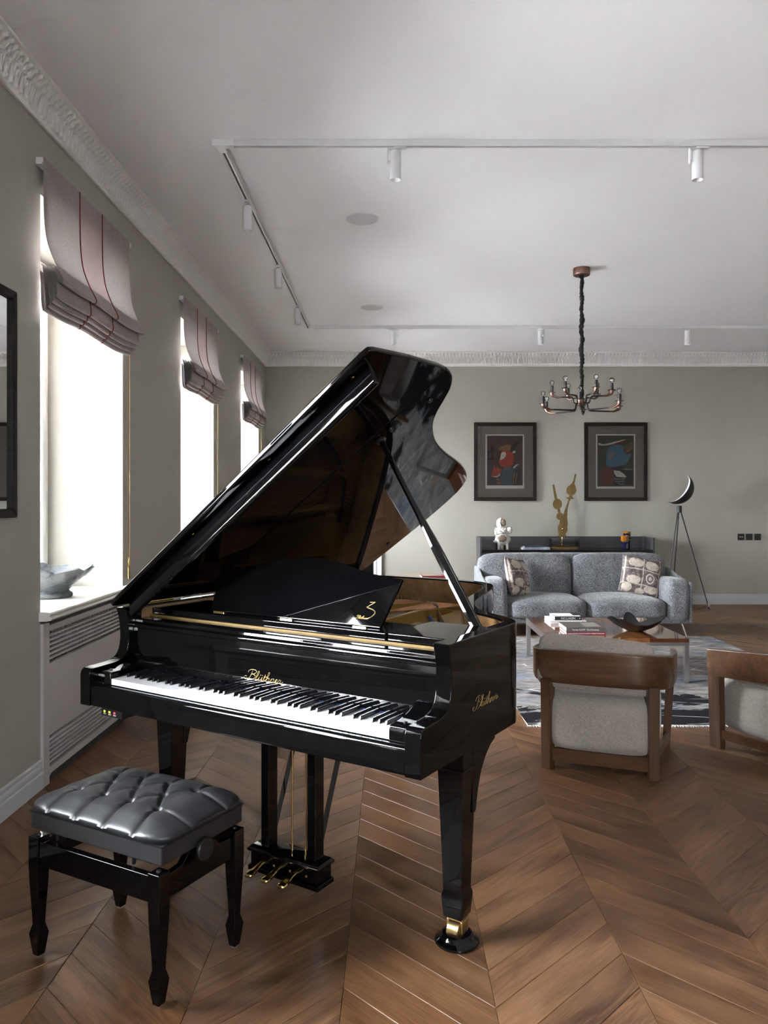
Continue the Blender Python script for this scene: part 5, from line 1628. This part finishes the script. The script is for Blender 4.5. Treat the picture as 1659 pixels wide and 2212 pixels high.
for (c, r, d) in (((-0.014, -0.068, 0.138), 0.056, 0.74), ((0.004, -0.050, 0.346), 0.033, 1.35)):  # dark tan discs set into the two front openings
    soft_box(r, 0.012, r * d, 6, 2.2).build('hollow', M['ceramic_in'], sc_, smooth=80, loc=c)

# magazines on the console
def magazine(z, x0, x1, y0, th, m, label):
    root = empty('magazine', ((x0 + x1) / 2, y0, z), 0, label, 'magazine', 'magazines on the console')
    wv = (x1 - x0) / 2
    MB().box(-wv, wv, 0, 0.27, 0, 0.0015).box(-wv, wv, 0, 0.27, th - 0.0015, th).box(-wv, wv, 0, 0.0015, 0.0015, th - 0.0015).build('cover', m, root, 0.0004)
    B('page_block', -wv + 0.002, wv - 0.002, 0.0015, 0.267, 0.0015, th - 0.0015, M['pages'], root)
    return root
M['mg_a'] = plain('mixed_print_cover', (0.28, 0.29, 0.36), 0.3, var=0.7, scale=14)
M['mg_b'] = plain('dark_print_cover', (0.05, 0.055, 0.075), 0.3, var=0.6, scale=14)
mg = magazine(SHZ + 0.0005, 1.715, 2.080, 10.06, 0.014, M['mg_a'], 'pale magazine at the bottom of the pile on the console')
magazine(SHZ + 0.015, 1.718, 2.078, 10.065, 0.012, M['mg_a'], 'pale magazine in the middle of the pile on the console')
magazine(SHZ + 0.0275, 1.745, 1.99, 10.07, 0.016, M['mg_b'], 'dark magazine on top of the pile on the console')

# bronze sculpture on a clear acrylic box
def zpt(x, y): return ((x - 805) * 0.001482, (590 - y) * 0.001482)
br = empty('bronze_sculpture', (2.263, 10.20, 0.9145), 0, 'flat bronze sculpture of riveted keyhole shapes on a clear box', 'sculpture')
def flat(name, polys, y0, y1):
    mb = MB()
    for p in polys: mb.prism([zpt(*q) for q in p], 'y', y0, y1)
    return mb.build(name, M['bronze'], br, 0.001)
def oval(cx, cy, rx, ry, n=28): return [(cx + rx * math.cos(2 * PI * k / n), cy + ry * math.sin(2 * PI * k / n)) for k in range(n)]
def sm(p): return [(q.x, q.y) for q in catmull([(a, b, 0) for a, b in p], 3, True)]
flat('left_blade', [[(718, 112), (735, 110), (764, 245), (740, 250)]], -0.006, 0.006)
flat('left_blade', [oval(763, 287, 41, 48)], -0.0062, 0.0062)
flat('left_blade', [[(762, 328), (787, 328), (794, 372), (770, 372)]], -0.0058, 0.0058)
flat('left_blade', [oval(785, 395, 31, 33)], -0.006, 0.006)
flat('left_blade', [sm([(786, 422), (806, 422), (822, 462), (850, 490), (853, 522), (838, 552), (830, 562), (782, 562), (770, 530), (767, 492), (782, 455)])], -0.0063, 0.0063)
flat('left_blade', [[(786, 556), (830, 556), (848, 576), (822, 584), (790, 584), (766, 574)]], -0.006, 0.006)
flat('right_blade', [[(922, 15), (937, 18), (918, 105), (931, 135), (936, 165), (925, 195), (899, 210), (902, 228), (916, 243), (888, 240), (873, 262), (857, 330), (853, 400), (858, 470), (851, 497), (828, 485), (808, 452), (812, 400), (830, 345), (850, 290), (866, 245), (834, 225), (870, 226), (873, 206), (850, 188), (846, 160), (856, 132), (880, 115), (900, 98), (912, 60)]], 0.0068, 0.0185)
bx_, bz_ = zpt(810, 508)
MB().lathe([(0.001, 0.018), (0.009, 0.014), (0.014, 0.005), (0.0155, -0.002), (0.012, -0.01), (0.001, -0.012)], 0, 0, 18).xform(Matrix.Translation((bx_, -0.012, bz_)) @ Matrix.Rotation(PI / 2, 4, 'X')).build('rivet', M['brass'], br, smooth=60)
MB().tube([(0.0, 0, 0.012), (0.0, 0, -0.0)], 0.007, 12).build('stem', M['brass'], br, smooth=50)
ab = empty('acrylic_box', (2.282, 10.20, SHZ + 0.0005), 0, 'clear acrylic box on a bronze plinth holding the bronze sculpture', 'display box')
B('plinth', -0.168, 0.168, -0.10, 0.10, 0.0, 0.028, M['bronze'], ab, 0.002)
for (a, b, c, d) in ((-0.185, 0.185, -0.115, -0.109), (-0.185, 0.185, 0.109, 0.115), (-0.185, -0.179, -0.109, 0.109), (0.179, 0.185, -0.109, 0.109)):
    B('acrylic_wall', a, b, c, d, 0.0285, 0.1375, M['plexi'], ab, 0.0008)
B('acrylic_lid', -0.185, 0.185, -0.115, 0.115, 0.1375, 0.1435, M['plexi'], ab, 0.0008)
MB().tube([(-0.019, 0, 0.05), (-0.019, 0, 0.137)], 0.008, 12).build('inner_stem', M['brass'], ab, smooth=50)
B('inner_block', -0.10, 0.10, -0.045, 0.045, 0.029, 0.052, M['table_dark'], ab, 0.003)

# amber and cobalt glasses
def facet_vase(name, x, y, prof, mats, label, n=12):
    root = empty(name, (x, y, SHZ + 0.0005), 0.1, label, 'vase', 'glass vases on the console')
    for (nm, m, pr) in prof:
        MB().lathe(pr, 0, 0, n, True).build(nm, M[m], root, 0.0015)
    return root
tv = [('foot', 'cobalt', [(0.0375, 0), (0.040, 0.004), (0.0445, 0.115), (0.001, 0.115)])]
z = 0.1155
for k, (m, h) in enumerate((('amber', 0.012), ('cobalt', 0.030), ('amber', 0.013), ('cobalt', 0.032), ('amber', 0.026))):
    r0 = 0.0445 + 0.0085 * (z - 0.1155) / 0.115; r1 = 0.0445 + 0.0085 * (z + h - 0.1155) / 0.115
    tv.append(('band', m, [(0.001, z), (r0, z), (r1, z + h), (r1 - 0.006, z + h), (0.001, z + h - 0.002)]))
    z += h + 0.0004
facet_vase('glass_vase', 3.13, 10.22, tv, None, 'tall striped amber and cobalt glass vase on the console', 20)
facet_vase('glass_vase', 3.065, 10.10, [('foot', 'cobalt', [(0.046, 0), (0.050, 0.004), (0.050, 0.078), (0.046, 0.082), (0.001, 0.082)]), ('collar', 'plexi', [(0.001, 0.0824), (0.054, 0.084), (0.0565, 0.092), (0.052, 0.104), (0.001, 0.1042)]), ('cup', 'amber', [(0.001, 0.1046), (0.046, 0.1046), (0.0535, 0.118), (0.0535, 0.178), (0.049, 0.18), (0.045, 0.125), (0.001, 0.122)])], None, 'short square amber and dark glass vase in front of the tall one', 8)

# ---- framed prints
def picture(x0, x1, z0, z1, label, bg, shapes, im):
    """shapes: (colour name, polygon in crop pixels); im: crop pixels of the printed image"""
    root = empty('framed_print', ((x0 + x1) / 2, YB, (z0 + z1) / 2), 0, label, 'picture', 'framed prints above the console')
    hw_, hh_ = (x1 - x0) / 2, (z1 - z0) / 2
    fwid = 0.050
    for s in (-1, 1):
        MB().prism([(s * hw_, -hh_), (s * (hw_ - fwid), -hh_ + fwid), (s * (hw_ - fwid), hh_ - fwid), (s * hw_, hh_)], 'y', -0.032, -0.0005).build('frame_bar', M['frame'], root, 0.004, 2)
        MB().prism([(-hw_, s * hh_), (-hw_ + fwid, s * (hh_ - fwid)), (hw_ - fwid, s * (hh_ - fwid)), (hw_, s * hh_)], 'y', -0.032, -0.0005).build('frame_bar', M['frame'], root, 0.004, 2)
    B('mat_board', -hw_ + fwid - 0.004, hw_ - fwid + 0.004, -0.014, -0.010, -hh_ + fwid - 0.004, hh_ - fwid + 0.004, M['mat_board'], root)
    B('glass', -hw_ + fwid - 0.003, hw_ - fwid + 0.003, -0.0225, -0.0205, -hh_ + fwid - 0.003, hh_ - fwid + 0.003, M['art_glass'], root)
    # sheet and image, placed as in the frame
    k = 1 / 3.95 / 1659 * 10.43
    cxp, cyp = im['c']
    def q(p): return ((p[0] - cxp) * k, (cyp - p[1]) * k)
    a, b = q(im['sheet'][0]), q(im['sheet'][1])
    sh = B('paper_sheet', a[0], b[0], -0.0150, -0.0141, b[1], a[1], M['paper'], root)
    a, b = q(im['image'][0]), q(im['image'][1])
    B('image_border', a[0], b[0], -0.0154, -0.0151, b[1], a[1], M['ink'], sh)
    B('image_ground', a[0] + 0.007, b[0] - 0.007, -0.0157, -0.0155, b[1] + 0.007, a[1] - 0.007, bg, sh)
    y = -0.0159
    for (mt, pg) in shapes:
        MB().prism([q(p) for p in pg], 'y', y - 0.00012, y).build('printed_shape', mt, sh)
        y -= 0.00014
    return root
def art(nm, c, v=0.3): return plain(nm, c, 0.85, var=v, scale=70)
A_ = {'red': art('print_red', (0.36, 0.035, 0.015)), 'gold': art('print_ochre', (0.20, 0.105, 0.025)), 'black': art('print_black', (0.012, 0.012, 0.013)), 'white': art('print_white', (0.48, 0.46, 0.42), 0.15),
      'blue': art('print_slate_blue', (0.045, 0.075, 0.11)), 'mauve': art('print_mauve', (0.13, 0.075, 0.08)), 'purple': art('print_plum', (0.05, 0.018, 0.035)), 'maroon': art('print_maroon', (0.055, 0.030, 0.026)),
      'green': art('print_moss', (0.045, 0.050, 0.030)), 'sky': art('print_steel_blue', (0.055, 0.13, 0.21)), 'rust': art('print_rust', (0.12, 0.030, 0.015)), 'grey': art('print_grey', (0.14, 0.14, 0.135)), 'char': art('print_charcoal', (0.025, 0.025, 0.025))}
P1 = [('gold', sm([(300, 362), (320, 335), (365, 320), (405, 318), (414, 345), (400, 366), (340, 371)])), ('black', [(402, 368), (412, 332), (432, 300), (446, 302), (470, 284), (486, 292), (478, 312), (452, 335), (440, 372)]),
      ('red', sm([(325, 378), (380, 372), (425, 388), (436, 430), (424, 482), (382, 511), (330, 505), (306, 472), (318, 430)])), ('white', sm([(326, 394), (346, 378), (364, 384), (366, 412), (345, 438), (318, 446)])),
      ('mauve', [(330, 550), (348, 512), (412, 495), (418, 524), (360, 548)]), ('blue', sm([(322, 585), (342, 550), (405, 522), (450, 516), (484, 542), (474, 600), (440, 652), (336, 656)])),
      ('red', sm([(245, 585), (252, 535), (268, 494), (280, 522), (298, 494), (308, 520), (327, 518), (327, 548), (300, 578), (268, 592)])), ('white', [(243, 590), (296, 584), (320, 560), (314, 582), (290, 596)]),
      ('purple', sm([(240, 610), (268, 598), (290, 620), (292, 656), (236, 656)])), ('gold', [(286, 606), (318, 612), (322, 626), (290, 622)]), ('gold', [(288, 634), (322, 638), (324, 652), (290, 650)]),
      ('char', sm([(424, 575), (438, 535), (474, 526), (488, 555), (478, 610), (462, 658), (420, 658)])), ('gold', [(430, 570), (438, 548), (444, 550), (432, 655), (424, 655)]), ('gold', [(458, 548), (466, 550), (450, 655), (442, 655)]), ('white', [(425, 512), (455, 488), (482, 480), (460, 497), (440, 518)]), ('white', [(418, 385), (432, 370), (452, 372), (440, 392)])]
P2 = [('black', [(1262, 512), (1362, 498), (1400, 520), (1452, 540), (1452, 660), (1290, 658), (1284, 545)]), ('sky', sm([(1230, 372), (1262, 330), (1322, 314), (1368, 334), (1374, 375), (1402, 398), (1436, 396), (1426, 430), (1392, 484), (1330, 500), (1234, 506), (1224, 440)])),
      ('gold', [(1366, 345), (1452, 288), (1452, 300), (1372, 358)]), ('mauve', [(1378, 362), (1452, 306), (1452, 326), (1390, 374)]), ('gold', [(1388, 374), (1452, 330), (1452, 350), (1402, 386)]),
      ('rust', sm([(1255, 322), (1286, 298), (1346, 285), (1402, 276), (1386, 300), (1332, 314)])), ('white', sm([(1160, 302), (1200, 314), (1258, 302), (1306, 288), (1392, 273), (1310, 302), (1234, 322), (1164, 322)])), ('grey', sm([(1236, 405), (1246, 376), (1272, 372), (1290, 396), (1280, 425), (1244, 446)])),
      ('rust', sm([(1176, 540), (1206, 512), (1256, 512), (1284, 540), (1286, 645), (1230, 654), (1176, 648)])), ('white', [(1286, 532), (1300, 538), (1336, 540), (1372, 565), (1397, 590), (1382, 598), (1312, 592), (1294, 566)]), ('grey', [(1290, 600), (1330, 606), (1386, 604), (1386, 612), (1330, 616), (1292, 612)]), ('grey', [(1296, 622), (1340, 628), (1380, 622), (1378, 632), (1340, 638), (1298, 632)]), ('grey', [(1306, 642), (1344, 650), (1372, 644), (1370, 652), (1342, 658)]), ('grey', [(1352, 524), (1392, 518), (1446, 528), (1446, 536), (1392, 534)])]
picture(1.118, 1.967, 1.406, 2.4725, 'framed print of a red hooded figure, left of the pair above the console', A_['maroon'], [(A_[c], p) for c, p in P1], {'c': (360.5, 462), 'sheet': ((193, 230), (522, 692)), 'image': ((205, 240), (511, 665))})
picture(2.617, 3.472, 1.406, 2.4725, 'framed print of a blue helmeted head, right of the pair above the console', A_['green'], [(A_[c], p) for c, p in P2], {'c': (1305, 462), 'sheet': ((1137, 228), (1471, 693)), 'image': ((1148, 238), (1460, 674))})

# tall framed mirror on the left wall, mostly outside the frame
lp = empty('wall_mirror', (XW, 3.06, 1.835), 0, 'tall mirror in a dark moulded frame on the left wall', 'mirror')
for s in (-1, 1):
    MB().prism([(s * 0.405, -0.508), (s * 0.365, -0.468), (s * 0.365, 0.468), (s * 0.405, 0.508)], 'x', 0.0005, 0.028).build('frame_bar', M['frame'], lp, 0.005, 2)
    MB().prism([(-0.405, s * 0.508), (-0.365, s * 0.468), (0.365, s * 0.468), (0.405, s * 0.508)], 'x', 0.0005, 0.028).build('frame_bar', M['frame'], lp, 0.005, 2)
B('mirror_glass', 0.004, 0.012, -0.367, 0.367, -0.470, 0.470, M['mirror'], lp)

# ---- wall plates
for k, (x0, nm) in enumerate(((4.706, 'black square wall switch, left of the three plates by the lamp'), (4.819, 'black square socket, middle of the three wall plates'), (4.933, 'black square socket, right of the three wall plates'))):
    r_ = empty('wall_plate', (x0 + 0.044, YB, 0.916), 0, nm, 'wall plate', 'black wall plates')
    B('plate', -0.044, 0.044, -0.009, 0.0, -0.044, 0.044, M['socket'], r_, 0.002)
    if k == 0:
        B('toggle', -0.022, -0.006, -0.016, -0.009, -0.006, 0.006, M['steel'], r_, 0.002); B('toggle', 0.006, 0.022, -0.016, -0.009, -0.006, 0.006, M['steel'], r_, 0.002)
    else:
        for zz in (0.016, -0.016):
            B('contact', -0.005, 0.005, -0.0105, -0.009, zz - 0.003, zz + 0.003, M['dark_metal'], r_)

# ---- tripod floor lamp with a crescent shade
LY = 9.82
lm = empty('floor_lamp', (3.69, LY, 0), 0, 'black tripod floor lamp with a crescent bowl shade', 'lamp')
hub = Vector((-0.012, 0, 1.262))
for (fx, fy) in ((0.425, 0.13), (-0.225, -0.05), (0.035, 0.40)):
    d = Vector((fx, fy, 0)).normalized()
    l_ = MB().tube([hub + d * 0.022 + Vector((0, 0, 0.01)), (fx, fy, 0.0)], [0.0085, 0.0065], 10).build('leg', M['lamp_black'], lm, smooth=50)
MB().lathe([(0.001, 1.255), (0.030, 1.255), (0.031, 1.26), (0.031, 1.335), (0.028, 1.345), (0.001, 1.345)], hub.x, 0, 24).build('hub', M['lamp_black'], lm, smooth=40)
# crescent = lune of a sphere between two tips
eL = Vector((0.955, -0.297, 0))
t1 = eL * -0.163 + Vector((0, 0, 1.404)); t2 = eL * 0.080 + Vector((0, 0, 1.742))
axL = (t2 - t1); Rl = axL.length / 2 * 1.0; cL = (t1 + t2) / 2; axL.normalize()
yv = Vector((0.297, 0.955, 0)); out_ = axL.cross(yv) * -1.0            # away from the opening, lower right
def lune(R_, bul):
    def f(i, j):
        th_ = PI * i
        ph = (j * 2 - 1) * math.radians(56)
        rr = math.sin(th_)
        return tuple(cL - axL * R_ * math.cos(th_) + (out_ * math.cos(ph) * bul + yv * math.sin(ph)) * R_ * rr)
    return f
MB().grid(lune(Rl, 1.0), 40, 26).build('shade', M['lamp_black'], lm, smooth=80, weld=True)
MB().grid(lune(Rl - 0.004, 1.0), 40, 26).build('shade_lining', M['lamp_inside'], lm, smooth=80, weld=True)
MB().tube(catmull([(0.418, 0.128, 0.055), (0.38, 0.10, 0.05), (0.25, 0.05, 0.015), (0.05, 0.02, 0.006), (-0.2, 0.1, 0.006), (-0.35, 0.30, 0.006)], 6), 0.003, 6).build('cord', M['lamp_black'], lm, smooth=60)
MB().box(0.400, 0.425, 0.112, 0.135, 0.035, 0.085).build('foot_switch', M['steel'], lm, 0.005)

# ---- chandelier
CHX, CHY = 1.648, 6.66
ch_ = empty('chandelier', (CHX, CHY, ZC), 0, 'twelve arm copper chandelier on a gathered black cord', 'chandelier')
Z = lambda z: z - ZC
MB().lathe([(0.001, Z(3.4195)), (0.072, Z(3.4195)), (0.072, Z(3.365)), (0.068, Z(3.358)), (0.001, Z(3.357))], 0, 0, 36).build('canopy', M['copper'], ch_, smooth=40)
pts, rad = [], []
nn = 150
for k in range(nn + 1):
    f = k / nn
    zz = 3.358 - f * (3.358 - 2.27)
    pts.append((0.004 * math.sin(f * 40), 0.004 * math.cos(f * 31), Z(zz)))
    rad.append(0.0185 + 0.0095 * mnoise.noise(Vector((f * 46, 1.3, 0))) + 0.004 * mnoise.noise(Vector((f * 130, 4.3, 0))))
MB().tube(pts, rad, 10).build('covered_cord', M['rope'], ch_, smooth=40)
MB().lathe([(0.001, Z(2.285)), (0.034, Z(2.283)), (0.036, Z(2.27)), (0.036, Z(2.235)), (0.030, Z(2.230)), (0.001, Z(2.230))], 0, 0, 24).build('hub', M['copper'], ch_, smooth=40)
def chand_arm(ang, R_, zdisc, upper):
    ca, sa = math.cos(ang), -math.sin(ang)      # 0 deg = right, 90 deg = towards the photographer
    def T(r, z): return (ca * r, sa * r, Z(z))
    if upper:
        path = [T(0.034, 2.25), T(0.055, 2.252), T(0.066, 2.262), T(0.072, 2.290), T(0.086, 2.306), T(0.110, 2.309), T(R_ - 0.085, 2.309)]
        zl = 2.309
    else:
        path = [T(0.034, 2.25), T(0.046, 2.248), T(0.055, 2.236), T(0.060, 2.205), T(0.072, 2.192), T(0.095, 2.188), T(R_ - 0.095, 2.188)]
        zl = 2.188
    a_ = MB().tube(catmull(path, 4), 0.0065, 8).build('arm', M['dark_metal'], ch_, smooth=60)
    hb = R_ - (0.085 if upper else 0.095)
    horn = catmull([T(hb, zl), T(hb + 0.04, zl + 0.001), T(hb + 0.068, zl + 0.012), T(R_ - 0.004, zdisc - 0.022), T(R_, zdisc)], 5)
    MB().tube(horn, list(np.linspace(0.0066, 0.017, len(horn))), 12).build('horn', M['copper'], a_, smooth=60)
    x, y, _ = T(R_, 0)
    MB().lathe([(0.001, Z(zdisc)), (0.033, Z(zdisc + 0.0005)), (0.034, Z(zdisc + 0.003)), (0.001, Z(zdisc + 0.004))], x, y, 20).build('drip_disc', M['dark_metal'], a_, smooth=40)
    MB().lathe([(0.001, Z(zdisc + 0.003)), (0.0135, Z(zdisc + 0.003)), (0.0135, Z(zdisc + 0.060)), (0.011, Z(zdisc + 0.062)), (0.001, Z(zdisc + 0.062))], x, y, 14).build('candle_sleeve', M['lamp_black'], a_, smooth=40)
    zb_ = zdisc + 0.062
    MB().lathe([(0.007, Z(zb_)), (0.0085, Z(zb_ + 0.006)), (0.0165, Z(zb_ + 0.014)), (0.0205, Z(zb_ + 0.024)), (0.0195, Z(zb_ + 0.034)), (0.0135, Z(zb_ + 0.042)), (0.001, Z(zb_ + 0.046))], x, y, 16).build('bulb', M['bulb'], a_, smooth=70)
    MB().tube([(x - 0.006, y, Z(zb_ + 0.002)), (x - 0.004, y, Z(zb_ + 0.024)), (x + 0.004, y, Z(zb_ + 0.024)), (x + 0.006, y, Z(zb_ + 0.002))], 0.0009, 4).build('filament', M['steel'], a_)
for k in range(6):
    chand_arm(math.radians(46 + 60 * k), 0.362, 2.236, False)
    chand_arm(math.radians(16 + 60 * k), 0.252, 2.353, True)

# ---- round table behind the piano, with a red book on it
rt_ = empty('round_table', (0.33, 8.62, 0), 0, 'round brown side table behind the open piano', 'table')
MB().lathe([(0.001, 0.535), (0.41, 0.535), (0.42, 0.540), (0.42, 0.548), (0.415, 0.553), (0.001, 0.553)], 0, 0, 64).build('table_top', M['greige'] if False else M['veneer'], rt_, smooth=40)
MB().lathe([(0.20, 0.0), (0.20, 0.012), (0.03, 0.03), (0.025, 0.05), (0.025, 0.50), (0.10, 0.535), (0.001, 0.535)], 0, 0, 32).build('pedestal', M['dark_metal'], rt_, smooth=40)
rb = empty('red_book', (0.455, 8.60, 0.5535), 0.12, 'red paperback book lying on the round table behind the piano', 'book')
MB().box(-0.13, 0.13, -0.09, 0.09, 0, 0.002).box(-0.13, 0.13, -0.09, 0.09, 0.018, 0.020).box(-0.13, 0.13, -0.09, -0.088, 0.002, 0.018).build('cover', M['bk_red'], rb, 0.0005)
B('page_block', -0.128, 0.128, -0.088, 0.088, 0.002, 0.018, M['pages'], rb)
B('cover_picture', -0.11, 0.11, -0.06, 0.07, 0.020, 0.0204, M['table_light'], rb)

# ---- bookcase in the niche behind the piano
bc = empty('bookcase', ((DX0 + DX1) / 2, YB + 0.26, 0), 0, 'dark bookcase in the niche behind the piano', 'bookcase')
bw = (DX1 - DX0) / 2 - 0.004
B('side_panel', -bw, -bw + 0.02, 0, 0.36, 0, 2.2, M['shelf_dark'], bc); B('side_panel', bw - 0.02, bw, 0, 0.36, 0, 2.2, M['shelf_dark'], bc)
B('back_panel', -bw + 0.02, bw - 0.02, 0.345, 0.36, 0, 2.2, M['shelf_dark'], bc)
for zz in (0.0, 0.35, 0.72, 1.09, 1.46, 1.83, 2.18):
    B('shelf', -bw + 0.02, bw - 0.02, 0, 0.345, zz, zz + 0.02, M['shelf_dark'], bc, 0.001)
def shelf_book(x, z, w_, h_, m, tilt, label):
    r_ = empty('shelf_book', (x, YB + 0.30, z), 0, label, 'book', 'books in the niche bookcase')
    r_.rotation_euler = (0, tilt, 0)
    MB().box(-w_ / 2, w_ / 2, 0, 0.17, 0, h_).build('cover', m, r_, 0.001)
    B('page_block', -w_ / 2 + 0.002, w_ / 2 - 0.002, 0.003, 0.168, h_, h_ + 0.0008, M['pages'], r_)
M['bk_pink'] = plain('dusty_pink_book', (0.30, 0.13, 0.13), 0.5)
shelf_book(-0.400, 0.746, 0.03, 0.22, M['bk_pink'], math.radians(-20), 'dusty pink book leaning in the bookcase behind the piano')
shelf_book(-0.300, 0.7405, 0.025, 0.20, M['mg_b'], 0, 'dark upright book at the right end of the niche bookcase')
shelf_book(-0.328, 0.7405, 0.022, 0.22, M['mg_a'], 0, 'pale upright book beside the dark one in the niche bookcase')
